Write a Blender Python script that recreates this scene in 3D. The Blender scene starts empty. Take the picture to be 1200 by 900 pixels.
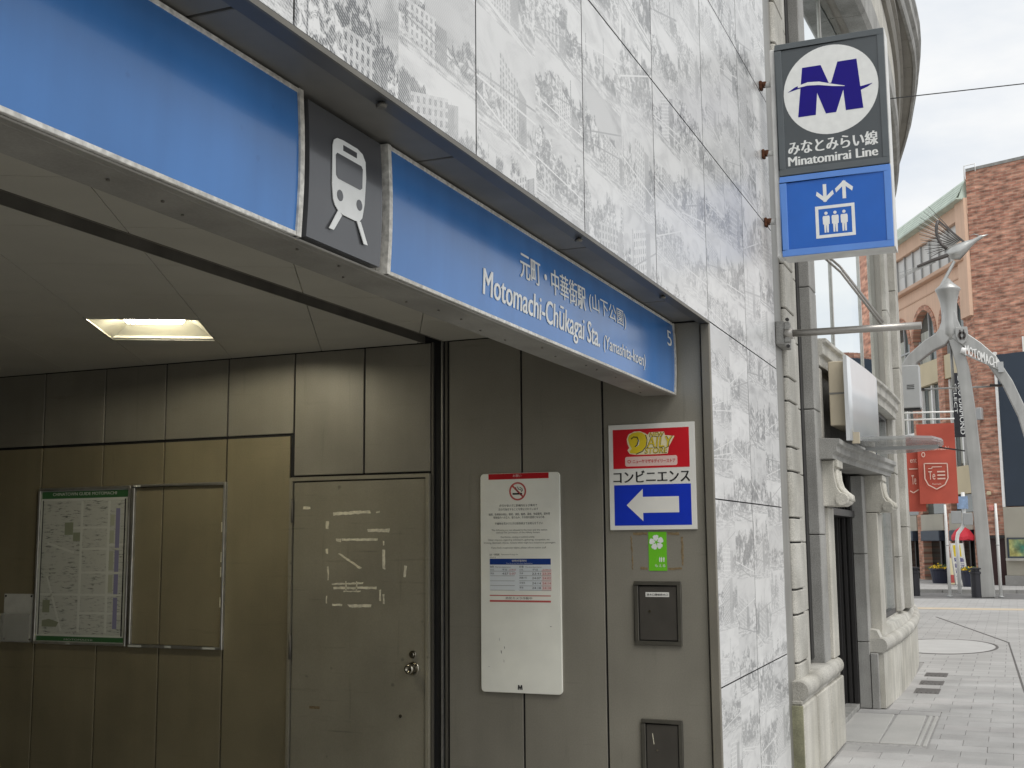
import bpy, bmesh, math, random
from mathutils import Vector, Matrix
random.seed(7)
R = math.radians
scene = bpy.context.scene
COL = scene.collection

# ---------------------------------------------------------------- camera
# world: x runs along the station facade away from the camera, y into the building, z up
cam_d = bpy.data.cameras.new('camera')
cam_d.sensor_width = 36.0
cam_d.lens = 41.57
cam_d.clip_start = 0.05
cam_d.clip_end = 3000
cam = bpy.data.objects.new('camera', cam_d)
COL.objects.link(cam)
yaw, pitch, roll = R(22.724), R(7.574), R(-0.494)
fw = Vector((math.cos(yaw) * math.cos(pitch), math.sin(yaw) * math.cos(pitch), math.sin(pitch)))
rt = fw.cross(Vector((0, 0, 1))).normalized()
up = rt.cross(fw)
rt2 = math.cos(roll) * rt + math.sin(roll) * up
up2 = -math.sin(roll) * rt + math.cos(roll) * up
m = Matrix((rt2, up2, -fw)).transposed().to_4x4()
m.translation = Vector((0, 0, 1.6))
cam.matrix_world = m
scene.camera = cam

# ---------------------------------------------------------------- sky, sun, exposure
SUN_EL, SUN_AZ = R(55), R(215)          # azimuth clockwise from +y
world = bpy.data.worlds.new('World')
scene.world = world
world.use_nodes = True
nt = world.node_tree
nt.nodes.clear()
N_ = nt.nodes.new
L_ = nt.links.new
sky = N_('ShaderNodeTexSky')
sky.sky_type = 'NISHITA'
sky.sun_disc = False
sky.sun_elevation = SUN_EL
sky.sun_rotation = SUN_AZ
tc = N_('ShaderNodeTexCoord')
mp = N_('ShaderNodeMapping')
mp.inputs['Scale'].default_value = (2.4, 2.4, 7.0)
L_(tc.outputs['Generated'], mp.inputs['Vector'])
nz = N_('ShaderNodeTexNoise')
nz.inputs['Scale'].default_value = 2.2
nz.inputs['Detail'].default_value = 7
nz.inputs['Roughness'].default_value = 0.55
L_(mp.outputs['Vector'], nz.inputs['Vector'])
cr = N_('ShaderNodeValToRGB')
cr.color_ramp.elements[0].position = 0.30
cr.color_ramp.elements[0].color = (7.3, 7.7, 8.2, 1)
cr.color_ramp.elements[1].position = 0.62
cr.color_ramp.elements[1].color = (9.2, 9.2, 9.1, 1)
L_(nz.outputs['Fac'], cr.inputs['Fac'])
mx = N_('ShaderNodeMix')
mx.data_type = 'RGBA'
mx.inputs[0].default_value = 0.93       # overcast: a thick cloud deck with a little clear sky behind it
L_(sky.outputs['Color'], mx.inputs[6])
L_(cr.outputs['Color'], mx.inputs[7])
bg = N_('ShaderNodeBackground')
bg.inputs['Strength'].default_value = 0.080
L_(mx.outputs[2], bg.inputs['Color'])
wo = N_('ShaderNodeOutputWorld')
L_(bg.outputs[0], wo.inputs['Surface'])

sun_d = bpy.data.lights.new('sun', 'SUN')
sun_d.energy = 1.5
sun_d.angle = R(40)
sun_d.color = (1.0, 0.97, 0.93)
sun = bpy.data.objects.new('sun', sun_d)
COL.objects.link(sun)
sd = Vector((math.sin(SUN_AZ) * math.cos(SUN_EL), math.cos(SUN_AZ) * math.cos(SUN_EL), math.sin(SUN_EL)))
sun.rotation_euler = sd.to_track_quat('Z', 'Y').to_euler()
sun.location = (0, -20, 40)

scene.view_settings.view_transform = 'Standard'
scene.view_settings.look = 'None'
scene.view_settings.gamma = 1.0
scene.view_settings.exposure = 0.5
scene.view_settings.use_curve_mapping = False
scene.cycles.max_bounces = 8
scene.cycles.diffuse_bounces = 5

# ================================================================ helpers
WL = {}                                    # world location of every object made


def srgb(r, g, b):
    f = lambda c: ((c / 255 + 0.055) / 1.055) ** 2.4 if c > 10 else c / 255 / 12.92
    return (f(r), f(g), f(b))


class MB:
    """collects boxes, prisms and tubes; build() links them as ONE mesh object"""

    def __init__(self):
        self.v = []
        self.f = []
        self.sm = []

    def add(self, vs, fs, smooth=False):
        n = len(self.v)
        self.v += [tuple(p) for p in vs]
        self.f += [tuple(i + n for i in q) for q in fs]
        self.sm += [smooth] * len(fs)
        return self

    def box(self, x0, x1, y0, y1, z0, z1):
        vs = [(x, y, z) for z in (z0, z1) for y in (y0, y1) for x in (x0, x1)]
        return self.add(vs, [(0, 2, 3, 1), (4, 5, 7, 6), (0, 1, 5, 4), (2, 6, 7, 3), (0, 4, 6, 2), (1, 3, 7, 5)])

    def prism(self, poly, vec):
        n = len(poly)
        vec = Vector(vec)
        a = [Vector(p) for p in poly]
        vs = a + [p + vec for p in a]
        fs = [tuple(range(n))[::-1], tuple(range(n, 2 * n))] + [(i, (i + 1) % n, n + (i + 1) % n, n + i) for i in range(n)]
        return self.add(vs, fs)

    def slab(self, F, poly, n0, n1):
        return self.prism([F.p(u, v, n0) for u, v in poly], F.N * (n1 - n0))

    def rect(self, F, u0, u1, v0, v1, n0, n1):
        return self.slab(F, [(u0, v0), (u1, v0), (u1, v1), (u0, v1)], n0, n1)

    def disc(self, F, u, v, r, n0, n1, k=28, rv=None):
        rv = rv or r
        return self.slab(F, [(u + r * math.cos(6.28319 * i / k), v + rv * math.sin(6.28319 * i / k)) for i in range(k)], n0, n1)

    def frame(self, F, u0, u1, v0, v1, t, n0, n1):
        self.rect(F, u0, u1, v1 - t, v1, n0, n1)
        self.rect(F, u0, u1, v0, v0 + t, n0, n1)
        self.rect(F, u0, u0 + t, v0 + t, v1 - t, n0, n1)
        return self.rect(F, u1 - t, u1, v0 + t, v1 - t, n0, n1)

    def ring(self, F, u, v, r0, r1, n0, n1, k=32):
        vs, fs = [], []
        for i in range(k):
            c, s = math.cos(6.28319 * i / k), math.sin(6.28319 * i / k)
            for r in (r0, r1):
                for n in (n0, n1):
                    vs.append(F.p(u + r * c, v + r * s, n))
        for i in range(k):
            a, b = 4 * i, 4 * ((i + 1) % k)
            fs += [(a + 1, a + 3, b + 3, b + 1), (a, b, b + 2, a + 2), (a, a + 1, b + 1, b), (a + 2, b + 2, b + 3, a + 3)]
        return self.add(vs, fs)

    def tube(self, pts, r, k=10, smooth=True):
        pts = [Vector(p) for p in pts]
        rs = r if isinstance(r, (list, tuple)) else [r] * len(pts)
        vs, fs = [], []
        for i, p in enumerate(pts):
            d = (pts[min(i + 1, len(pts) - 1)] - pts[max(i - 1, 0)]).normalized()
            a = d.orthogonal().normalized() if i == 0 else (a - d * a.dot(d)).normalized()
            b = d.cross(a)
            vs += [p + (a * math.cos(6.28319 * j / k) + b * math.sin(6.28319 * j / k)) * rs[i] for j in range(k)]
        for i in range(len(pts) - 1):
            fs += [(i * k + j, i * k + (j + 1) % k, (i + 1) * k + (j + 1) % k, (i + 1) * k + j) for j in range(k)]
        self.add(vs, fs, smooth)
        e = (len(pts) - 1) * k
        return self.add(vs, [tuple(range(k))[::-1], tuple(range(e, e + k))])

    def bar(self, p, q, w, h, upv=(0, 0, 1)):
        """rectangular bar from p to q"""
        p, q = Vector(p), Vector(q)
        d = (q - p).normalized()
        s = d.cross(Vector(upv)).normalized()
        t = s.cross(d)
        poly = [p + s * (w / 2 * a) + t * (h / 2 * b) for a, b in ((-1, -1), (1, -1), (1, 1), (-1, 1))]
        return self.prism(poly, q - p)

    def loft(self, rings, smooth=False, caps=True):
        k = len(rings[0])
        vs = [p for r in rings for p in r]
        fs = []
        for i in range(len(rings) - 1):
            fs += [(i * k + j, i * k + (j + 1) % k, (i + 1) * k + (j + 1) % k, (i + 1) * k + j) for j in range(k)]
        self.add(vs, fs, smooth)
        if caps:
            e = (len(rings) - 1) * k
            self.add(vs, [tuple(range(k))[::-1], tuple(range(e, e + k))])
        return self

    def lathe(self, c, prof, k=20, smooth=True):
        """prof: (radius, z) from bottom to top round a vertical axis at c"""
        return self.loft([[(c[0] + r * math.cos(6.28319 * j / k), c[1] + r * math.sin(6.28319 * j / k), c[2] + z) for j in range(k)] for r, z in prof], smooth)

    def mesh(self, name, off=(0, 0, 0), bevel=0, seg=1):
        me = bpy.data.meshes.new(name)
        bm = bmesh.new()
        vv = [bm.verts.new((p[0] - off[0], p[1] - off[1], p[2] - off[2])) for p in self.v]
        for q, s in zip(self.f, self.sm):
            try:
                fc = bm.faces.new([vv[i] for i in q])
                fc.smooth = s
            except ValueError:
                pass
        bmesh.ops.remove_doubles(bm, verts=bm.verts, dist=1e-6)
        bmesh.ops.recalc_face_normals(bm, faces=bm.faces)
        if bevel:
            es = [e for e in bm.edges if len(e.link_faces) == 2 and e.calc_face_angle(0) > 0.5]
            bmesh.ops.bevel(bm, geom=es, offset=bevel, segments=seg, affect='EDGES', clamp_overlap=True)
        bm.to_mesh(me)
        bm.free()
        return me

    def build(self, name, mat, parent=None, loc=None, bevel=0, seg=1):
        if parent is not None:
            loc = WL[parent.name]
        if loc is None:
            xs, ys, zs = zip(*self.v)
            loc = (sum(xs) / len(xs), sum(ys) / len(ys), min(zs))
        me = self.mesh(name, loc, bevel, seg)
        me.materials.append(mat)
        o = bpy.data.objects.new(name, me)
        COL.objects.link(o)
        WL[o.name] = tuple(loc)
        if parent is not None:
            o.parent = parent
        else:
            o.location = loc
        return o


class Fr:
    """a flat frame: u to the viewer's right, v up, n towards the viewer"""

    def __init__(self, o, U, V=(0, 0, 1)):
        self.o, self.U, self.V = Vector(o), Vector(U).normalized(), Vector(V).normalized()
        self.N = self.U.cross(self.V)

    def p(self, u, v, n=0.0):
        return self.o + self.U * u + self.V * v + self.N * n


def tag(o, label=None, cat=None, group=None, kind=None):
    for k, v in (('label', label), ('category', cat), ('group', group), ('kind', kind)):
        if v:
            o[k] = v
    return o


def thing(name, loc, label, cat, group=None):
    o = bpy.data.objects.new(name, None)
    o.empty_display_size = 0.2
    COL.objects.link(o)
    o.location = loc
    WL[o.name] = tuple(loc)
    return tag(o, label, cat, group)


def inst(name, me, parent, loc, rot=(0, 0, 0)):
    """an object that shares mesh data, at a world place, under a parent"""
    o = bpy.data.objects.new(name, me)
    COL.objects.link(o)
    p = WL[parent.name]
    o.parent = parent
    o.location = (loc[0] - p[0], loc[1] - p[1], loc[2] - p[2])
    o.rotation_euler = rot
    WL[o.name] = tuple(loc)
    return o


def text(F, body, u0, u1, v0, v1, n, mat, parent, name='lettering', bold=0.0, surf=None, shear=0.0):
    """lettering whose ink fills the box u0..u1, v0..v1 of frame F"""
    cu = bpy.data.curves.new('lettering', 'FONT')
    cu.body = body
    cu.resolution_u = 3
    cu.shear = shear
    t = bpy.data.objects.new('t', cu)
    COL.objects.link(t)
    dg = bpy.context.evaluated_depsgraph_get()
    me = bpy.data.meshes.new_from_object(t.evaluated_get(dg))
    bpy.data.objects.remove(t)
    bpy.data.curves.remove(cu)
    xs = [q.co.x for q in me.vertices]
    ys = [q.co.y for q in me.vertices]
    a0, a1, b0, b1 = min(xs), max(xs), min(ys), max(ys)
    off = Vector(WL[parent.name])
    fat = bold * (v1 - v0)
    if fat > 0:                            # a heavier weight: the outline laid down three times, slightly shifted
        nv = len(me.vertices)
        bm = bmesh.new()
        bm.from_mesh(me)
        src = list(bm.verts) + list(bm.edges) + list(bm.faces)
        base = list(bm.verts)
        for k_ in (-1, 1):
            dup_ = bmesh.ops.duplicate(bm, geom=src)
            for e_ in dup_['geom']:
                if isinstance(e_, bmesh.types.BMVert):
                    e_.co.z = 0.0003 * (2 + k_)
                    e_.co.x += k_ * fat * (a1 - a0) / (u1 - u0)
        bm.to_mesh(me)
        bm.free()
    for q in me.vertices:
        u = u0 + (q.co.x - a0) / (a1 - a0 + 1e-9) * (u1 - u0)
        v = v0 + (q.co.y - b0) / (b1 - b0 + 1e-9) * (v1 - v0)
        nn = n + q.co.z + (surf(v) if surf else 0)
        q.co = F.p(u, v, nn) - off
    me.materials.clear()
    me.materials.append(mat)
    o = bpy.data.objects.new(name, me)
    COL.objects.link(o)
    o.parent = parent
    WL[o.name] = tuple(off)
    return o


# ================================================================ materials
def nodes(name):
    mt = bpy.data.materials.new(name)
    mt.use_nodes = True
    t = mt.node_tree
    return mt, t, t.nodes['Principled BSDF'], t.nodes.new, t.links.new


def pm(name, col, rough=0.55, metal=0.0, var=0.10, scale=4.0, streak=0.0, speck=0.0, bump=0.0, bscale=60.0, spec=0.5, tint=None, scuff=0.0, dots=0.0, dscale=7.0):
    """plain surface with uneven tone, vertical run marks, specks and fine relief"""
    mt, t, b, N, L = nodes(name)
    geo = N('ShaderNodeNewGeometry')
    pos = geo.outputs['Position']
    n1 = N('ShaderNodeTexNoise')
    n1.inputs['Scale'].default_value = scale
    n1.inputs['Detail'].default_value = 6
    L(pos, n1.inputs['Vector'])
    mr = N('ShaderNodeMapRange')
    mr.inputs[1].default_value, mr.inputs[2].default_value = 0.3, 0.7
    mr.inputs[3].default_value, mr.inputs[4].default_value = 1 - var, 1 + var
    L(n1.outputs['Fac'], mr.inputs[0])
    fac = mr.outputs[0]

    def mul(a, c):
        q = N('ShaderNodeMath')
        q.operation = 'MULTIPLY'
        L(a, q.inputs[0])
        L(c, q.inputs[1])
        return q.outputs[0]
    if streak:
        mpn = N('ShaderNodeMapping')
        mpn.inputs['Scale'].default_value = (7, 7, 0.5)
        L(pos, mpn.inputs['Vector'])
        n2 = N('ShaderNodeTexNoise')
        n2.inputs['Scale'].default_value = 1.0
        n2.inputs['Detail'].default_value = 6
        L(mpn.outputs[0], n2.inputs['Vector'])
        m2 = N('ShaderNodeMapRange')
        m2.inputs[1].default_value, m2.inputs[2].default_value = 0.35, 0.65
        m2.inputs[3].default_value, m2.inputs[4].default_value = 1 - streak, 1 + streak * 0.4
        L(n2.outputs['Fac'], m2.inputs[0])
        fac = mul(fac, m2.outputs[0])
    if speck:
        n3 = N('ShaderNodeTexNoise')
        n3.inputs['Scale'].default_value = 140
        n3.inputs['Detail'].default_value = 2
        L(pos, n3.inputs['Vector'])
        m3 = N('ShaderNodeMapRange')
        m3.inputs[1].default_value, m3.inputs[2].default_value = 0.35, 0.65
        m3.inputs[3].default_value, m3.inputs[4].default_value = 1 - speck, 1 + speck * 0.5
        L(n3.outputs['Fac'], m3.inputs[0])
        fac = mul(fac, m3.outputs[0])
    if scuff:                              # long faint rubs, lying and upright
        for sc4, rot in (((1.5, 1.5, 26), 0.06), ((16, 16, 1.2), 0.03)):
            m6 = N('ShaderNodeMapping')
            m6.inputs['Scale'].default_value = sc4
            m6.inputs['Rotation'].default_value = (rot, rot, 0)
            L(pos, m6.inputs['Vector'])
            n6 = N('ShaderNodeTexNoise')
            n6.inputs['Scale'].default_value = 1.0
            n6.inputs['Detail'].default_value = 5
            n6.inputs['Roughness'].default_value = 0.65
            L(m6.outputs[0], n6.inputs['Vector'])
            r6 = N('ShaderNodeMapRange')
            r6.inputs[1].default_value, r6.inputs[2].default_value = 0.62, 0.74
            r6.inputs[3].default_value, r6.inputs[4].default_value = 1.0, 1.0 - scuff
            L(n6.outputs['Fac'], r6.inputs[0])
            fac = mul(fac, r6.outputs[0])
    if dots:                               # scattered small spots and marks
        v7 = N('ShaderNodeTexVoronoi')
        v7.inputs['Scale'].default_value = dscale
        L(pos, v7.inputs['Vector'])
        n7 = N('ShaderNodeTexNoise')
        n7.inputs['Scale'].default_value = dscale * 5
        L(pos, n7.inputs['Vector'])
        a7 = N('ShaderNodeMath')
        a7.operation = 'ADD'
        L(v7.outputs['Distance'], a7.inputs[0])
        m7 = N('ShaderNodeMath')
        m7.operation = 'MULTIPLY'
        m7.inputs[1].default_value = 0.16
        L(n7.outputs['Fac'], m7.inputs[0])
        L(m7.outputs[0], a7.inputs[1])
        r7 = N('ShaderNodeMapRange')
        r7.inputs[1].default_value, r7.inputs[2].default_value = 0.11, 0.17
        r7.inputs[3].default_value, r7.inputs[4].default_value = 1.0 - dots, 1.0
        L(a7.outputs[0], r7.inputs[0])
        fac = mul(fac, r7.outputs[0])
    cm = N('ShaderNodeMix')
    cm.data_type = 'RGBA'
    cm.blend_type = 'MULTIPLY'
    cm.inputs[0].default_value = 1.0
    if tint:
        n4 = N('ShaderNodeTexNoise')
        n4.inputs['Scale'].default_value = 1.7
        n4.inputs['Detail'].default_value = 5
        L(pos, n4.inputs['Vector'])
        m4 = N('ShaderNodeMapRange')
        m4.inputs[1].default_value, m4.inputs[2].default_value = 0.4, 0.68
        L(n4.outputs['Fac'], m4.inputs[0])
        tm = N('ShaderNodeMix')
        tm.data_type = 'RGBA'
        tm.inputs[6].default_value = (*col, 1)
        tm.inputs[7].default_value = (*tint, 1)
        L(m4.outputs[0], tm.inputs[0])
        L(tm.outputs[2], cm.inputs[6])
    else:
        cm.inputs[6].default_value = (*col, 1)
    L(fac, cm.inputs[7])
    L(cm.outputs[2], b.inputs['Base Color'])
    b.inputs['Roughness'].default_value = rough
    b.inputs['Metallic'].default_value = metal
    b.inputs['Specular IOR Level'].default_value = spec
    if bump:
        n5 = N('ShaderNodeTexNoise')
        n5.inputs['Scale'].default_value = bscale
        n5.inputs['Detail'].default_value = 5
        L(pos, n5.inputs['Vector'])
        bp = N('ShaderNodeBump')
        bp.inputs['Strength'].default_value = bump
        bp.inputs['Distance'].default_value = 0.01
        L(n5.outputs['Fac'], bp.inputs['Height'])
        L(bp.outputs[0], b.inputs['Normal'])
    return mt


def flat(name, col, rough=0.5, spec=0.4):
    mt, t, b, N, L = nodes(name)
    b.inputs['Base Color'].default_value = (*col, 1)
    b.inputs['Roughness'].default_value = rough
    b.inputs['Specular IOR Level'].default_value = spec
    return mt


def emit(name, col, s):
    mt, t, b, N, L = nodes(name)
    b.inputs['Base Color'].default_value = (*col, 1)
    b.inputs['Emission Color'].default_value = (*col, 1)
    b.inputs['Emission Strength'].default_value = s
    return mt


def glass_mat(name, col, rough=0.03, spec=0.8, alpha=1.0):
    mt, t, b, N, L = nodes(name)
    b.inputs['Base Color'].default_value = (*col, 1)
    b.inputs['Roughness'].default_value = rough
    b.inputs['Specular IOR Level'].default_value = spec
    b.inputs['IOR'].default_value = 1.6
    b.inputs['Alpha'].default_value = alpha
    return mt


def panel_print(name):
    """white enamelled cladding printed with a mosaic of faded grey halftone townscapes"""
    mt, t, b, N, L = nodes(name)
    geo = N('ShaderNodeNewGeometry')
    sx = N('ShaderNodeSeparateXYZ')
    L(geo.outputs['Position'], sx.inputs[0])

    def M(op, a, c=None, d=None):
        q = N('ShaderNodeMath')
        q.operation = op
        for i, w in enumerate((a, c, d)):
            if w is None:
                continue
            if isinstance(w, (int, float)):
                q.inputs[i].default_value = w
            else:
                L(w, q.inputs[i])
        return q.outputs[0]
    X, Zc = sx.outputs[0], sx.outputs[2]
    u = M('DIVIDE', M('SUBTRACT', X, 2.10), 0.484)
    v = M('DIVIDE', M('SUBTRACT', Zc, 0.86), 0.3145)
    # rows are shifted a little from column to column
    cu, fu = M('FLOOR', u), M('FRACT', u)
    v = M('ADD', M('MULTIPLY', v, M('ADD', 0.72, M('MULTIPLY', M('FRACT', M('MULTIPLY', cu, 0.618)), 0.5))), M('FRACT', M('MULTIPLY', cu, 0.37)))
    cv, fv = M('FLOOR', v), M('FRACT', v)
    cell = N('ShaderNodeCombineXYZ')
    L(cu, cell.inputs[0])
    L(cv, cell.inputs[1])
    wn = N('ShaderNodeTexWhiteNoise')
    wn.noise_dimensions = '3D'
    L(cell.outputs[0], wn.inputs['Vector'])
    rs = N('ShaderNodeSeparateColor')
    L(wn.outputs['Color'], rs.inputs[0])
    # picture space of each photograph: skyline of blocky houses, figures and masts under a pale sky
    pv = N('ShaderNodeCombineXYZ')
    zm = M('ADD', 0.55, M('MULTIPLY', M('FRACT', M('MULTIPLY', rs.outputs[2], 7.0)), 0.9))
    L(M('ADD', M('MULTIPLY', fu, zm), M('MULTIPLY', rs.outputs[0], 50)), pv.inputs[0])
    L(M('ADD', M('MULTIPLY', fv, zm), M('MULTIPLY', rs.outputs[1], 50)), pv.inputs[1])

    def noise(sx_, sy_, det, rough=0.6, rot=0.0, dist=0.0):
        mm = N('ShaderNodeMapping')
        mm.inputs['Scale'].default_value = (sx_, sy_, 1)
        mm.inputs['Rotation'].default_value = (0, 0, rot)
        L(pv.outputs[0], mm.inputs['Vector'])
        nn = N('ShaderNodeTexNoise')
        nn.inputs['Scale'].default_value = 1.0
        nn.inputs['Detail'].default_value = det
        nn.inputs['Roughness'].default_value = rough
        nn.inputs['Distortion'].default_value = dist
        L(mm.outputs[0], nn.inputs['Vector'])
        return nn.outputs['Fac']

    def smooth(v_, lo, hi):
        q = N('ShaderNodeMapRange')
        q.interpolation_type = 'SMOOTHSTEP'
        for i_, w_ in ((1, lo), (2, hi)):
            if isinstance(w_, (int, float)):
                q.inputs[i_].default_value = w_
            else:
                L(w_, q.inputs[i_])
        L(v_, q.inputs[0])
        return q.outputs[0]
    st_ = N('ShaderNodeTexWhiteNoise')
    st_.noise_dimensions = '1D'
    L(M('ADD', M('FLOOR', M('MULTIPLY', M('ADD', fu, M('MULTIPLY', noise(2, 2, 2), 0.15)), 8.0)), M('MULTIPLY', rs.outputs[2], 977)), st_.inputs['W'])
    hz = M('ADD', M('ADD', 0.10, M('MULTIPLY', rs.outputs[2], 0.45)), M('MULTIPLY', noise(2.2, 0.6, 3, 0.6, 0, 0.5), 0.55))
    hz = M('ADD', hz, M('MULTIPLY', M('SUBTRACT', st_.outputs['Value'], 0.5), M('MULTIPLY', rs.outputs[1], 0.42)))
    hz = M('ADD', hz, M('MULTIPLY', M('SUBTRACT', noise(14, 5, 5, 0.7), 0.5), 0.55))
    below = smooth(fv, M('ADD', hz, 0.03), M('SUBTRACT', hz, 0.03))
    vo = N('ShaderNodeTexVoronoi')
    vo.distance = 'CHEBYCHEV'
    vo.inputs['Scale'].default_value = 1.0
    vm = N('ShaderNodeMapping')
    vm.inputs['Scale'].default_value = (6, 4.5, 1)
    L(pv.outputs[0], vm.inputs['Vector'])
    L(vm.outputs[0], vo.inputs['Vector'])
    vs_ = N('ShaderNodeSeparateColor')
    L(vo.outputs['Color'], vs_.inputs[0])
    fine = smooth(noise(17, 13, 7, 0.72, 0.2, 0.7), 0.40, 0.60)
    lin = smooth(noise(5, 40, 3, 0.6, 0.5), 0.42, 0.6)
    tex = M('ADD', M('MULTIPLY', vs_.outputs[0], 0.45), M('MULTIPLY', fine, 0.50))
    tex = smooth(M('ADD', tex, M('MULTIPLY', noise(4, 3, 5), 0.45)), 0.30, 1.0)
    grd = smooth(fv, 0.24, 0.10)
    tex = M('ADD', M('MULTIPLY', tex, M('SUBTRACT', 1.0, grd)), M('MULTIPLY', M('ADD', M('MULTIPLY', lin, 0.45), M('MULTIPLY', fine, 0.25)), grd))
    cloud = M('ADD', M('MULTIPLY', smooth(noise(2.2, 3.5, 7, 0.65, 0.3, 0.8), 0.42, 0.72), 0.38), M('MULTIPLY', M('POWER', rs.outputs[0], 2.0), 0.30))
    dark = M('ADD', M('MULTIPLY', below, tex), M('MULTIPLY', M('SUBTRACT', 1.0, below), cloud))
    # a house block with window grid, masts and a slanting quay line in many of the photographs
    r0, r1, r2 = rs.outputs[0], rs.outputs[1], rs.outputs[2]

    def rnd(k_):
        return M('FRACT', M('MULTIPLY', M('ADD', M('ADD', r0, M('MULTIPLY', r1, 3.7)), r2), k_))

    def both(*a_):
        q = a_[0]
        for c_ in a_[1:]:
            q = M('MULTIPLY', q, c_)
        return q
    ba = M('MULTIPLY', rnd(11.3), 0.55)
    bw_ = M('ADD', 0.18, M('MULTIPLY', rnd(17.9), 0.30))
    slp = M('MULTIPLY', M('SUBTRACT', rnd(23.1), 0.5), 1.1)
    du = M('SUBTRACT', fu, ba)
    roof = M('ADD', M('ADD', 0.42, M('MULTIPLY', rnd(29.7), 0.42)), M('MULTIPLY', du, slp))
    inside = both(M('GREATER_THAN', du, 0.0), M('LESS_THAN', du, bw_), M('LESS_THAN', fv, roof), M('GREATER_THAN', fv, 0.12))
    nwin = M('ADD', 9.0, M('MULTIPLY', rnd(5.3), 9.0))
    wu = M('FRACT', M('MULTIPLY', du, M('MULTIPLY', nwin, 1.3)))
    wv = M('FRACT', M('MULTIPLY', M('SUBTRACT', roof, fv), nwin))
    winm = both(M('LESS_THAN', wu, 0.45), M('GREATER_THAN', wv, 0.35))
    tone = M('ADD', M('MULTIPLY', rnd(41.7), 0.40), M('MULTIPLY', winm, 0.50))
    tone = M('ADD', tone, M('MULTIPLY', M('SUBTRACT', fine, 0.5), 0.25))
    on_ = M('MULTIPLY', inside, M('GREATER_THAN', rnd(7.7), 0.35))
    gable = both(M('GREATER_THAN', du, bw_), M('LESS_THAN', M('SUBTRACT', du, bw_), 0.14), M('LESS_THAN', fv, M('SUBTRACT', roof, 0.05)), M('GREATER_THAN', fv, 0.10), M('GREATER_THAN', rnd(7.7), 0.35))
    dark = M('ADD', M('MULTIPLY', dark, M('SUBTRACT', 1.0, on_)), M('MULTIPLY', M('MAXIMUM', tone, 0.0), on_))
    dark = M('ADD', M('MULTIPLY', dark, M('SUBTRACT', 1.0, M('MULTIPLY', gable, 0.75))), M('MULTIPLY', gable, 0.55))
    for k_ in (3.1, 13.7, 19.3):
        mast = both(M('LESS_THAN', M('ABSOLUTE', M('SUBTRACT', fu, rnd(k_))), 0.007), M('LESS_THAN', fv, M('ADD', 0.45, M('MULTIPLY', rnd(k_ + 4.0), 0.45))), M('GREATER_THAN', rnd(k_ + 1.7), 0.4), M('GREATER_THAN', fv, 0.2))
        dark = M('MAXIMUM', dark, M('MULTIPLY', mast, 0.85))
        qy = M('ADD', M('MULTIPLY', rnd(k_ + 2.9), 0.5), M('MULTIPLY', fu, M('SUBTRACT', rnd(k_ + 6.1), 0.5)))
        quay = both(M('LESS_THAN', M('ABSOLUTE', M('SUBTRACT', fv, qy)), 0.010), M('GREATER_THAN', rnd(k_ + 8.3), 0.45))
        dark = M('MAXIMUM', M('MULTIPLY', dark, M('SUBTRACT', 1.0, M('MULTIPLY', quay, M('GREATER_THAN', rnd(k_ + 9.1), 0.5)))), M('MULTIPLY', both(quay, M('LESS_THAN', rnd(k_ + 9.1), 0.5)), 0.7))
    big = N('ShaderNodeTexNoise')         # faded and bolder areas across the wall
    big.inputs['Scale'].default_value = 0.9
    big.inputs['Detail'].default_value = 3
    L(geo.outputs['Position'], big.inputs['Vector'])
    dark = M('MULTIPLY', dark, M('ADD', 0.80, M('MULTIPLY', smooth(big.outputs['Fac'], 0.35, 0.65), 0.5)))
    # halftone screen: slanting lines of punched dots, about 9 mm apart
    w = M('SINE', M('MULTIPLY', M('ADD', M('MULTIPLY', X, 0.55), Zc), 6.28319 / 0.0105))
    w2 = M('SINE', M('MULTIPLY', M('SUBTRACT', X, M('MULTIPLY', Zc, 0.3)), 6.28319 / 0.0105))
    dots = M('ADD', M('MULTIPLY', M('ADD', w, M('MULTIPLY', w2, 0.4)), 0.36), 0.66)
    dk = M('MULTIPLY', dark, M('ADD', M('MULTIPLY', M('MINIMUM', M('MAXIMUM', dots, 0.0), 1.0), 0.75), 0.25))
    # thin pale edge between photographs
    ed = M('MINIMUM', M('MINIMUM', fu, M('SUBTRACT', 1.0, fu)), M('MINIMUM', fv, M('SUBTRACT', 1.0, fv)))
    dk = M('MULTIPLY', dk, M('ADD', 0.75, M('MULTIPLY', rs.outputs[0], 0.35)))
    cm = N('ShaderNodeMix')
    cm.data_type = 'RGBA'
    cm.inputs[6].default_value = (0.70, 0.70, 0.69, 1)
    cm.inputs[7].default_value = (0.125, 0.13, 0.135, 1)
    L(dk, cm.inputs[0])
    # weathering
    n4 = N('ShaderNodeTexNoise')
    n4.inputs['Scale'].default_value = 2.0
    n4.inputs['Detail'].default_value = 5
    L(geo.outputs['Position'], n4.inputs['Vector'])
    m4 = N('ShaderNodeMapRange')
    m4.inputs[3].default_value, m4.inputs[4].default_value = 0.86, 1.1
    L(n4.outputs['Fac'], m4.inputs[0])
    c2 = N('ShaderNodeMix')
    c2.data_type = 'RGBA'
    c2.blend_type = 'MULTIPLY'
    c2.inputs[0].default_value = 1
    L(cm.outputs[2], c2.inputs[6])
    L(m4.outputs[0], c2.inputs[7])
    L(c2.outputs[2], b.inputs['Base Color'])
    b.inputs['Roughness'].default_value = 0.32
    b.inputs['Specular IOR Level'].default_value = 0.35
    return mt


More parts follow.
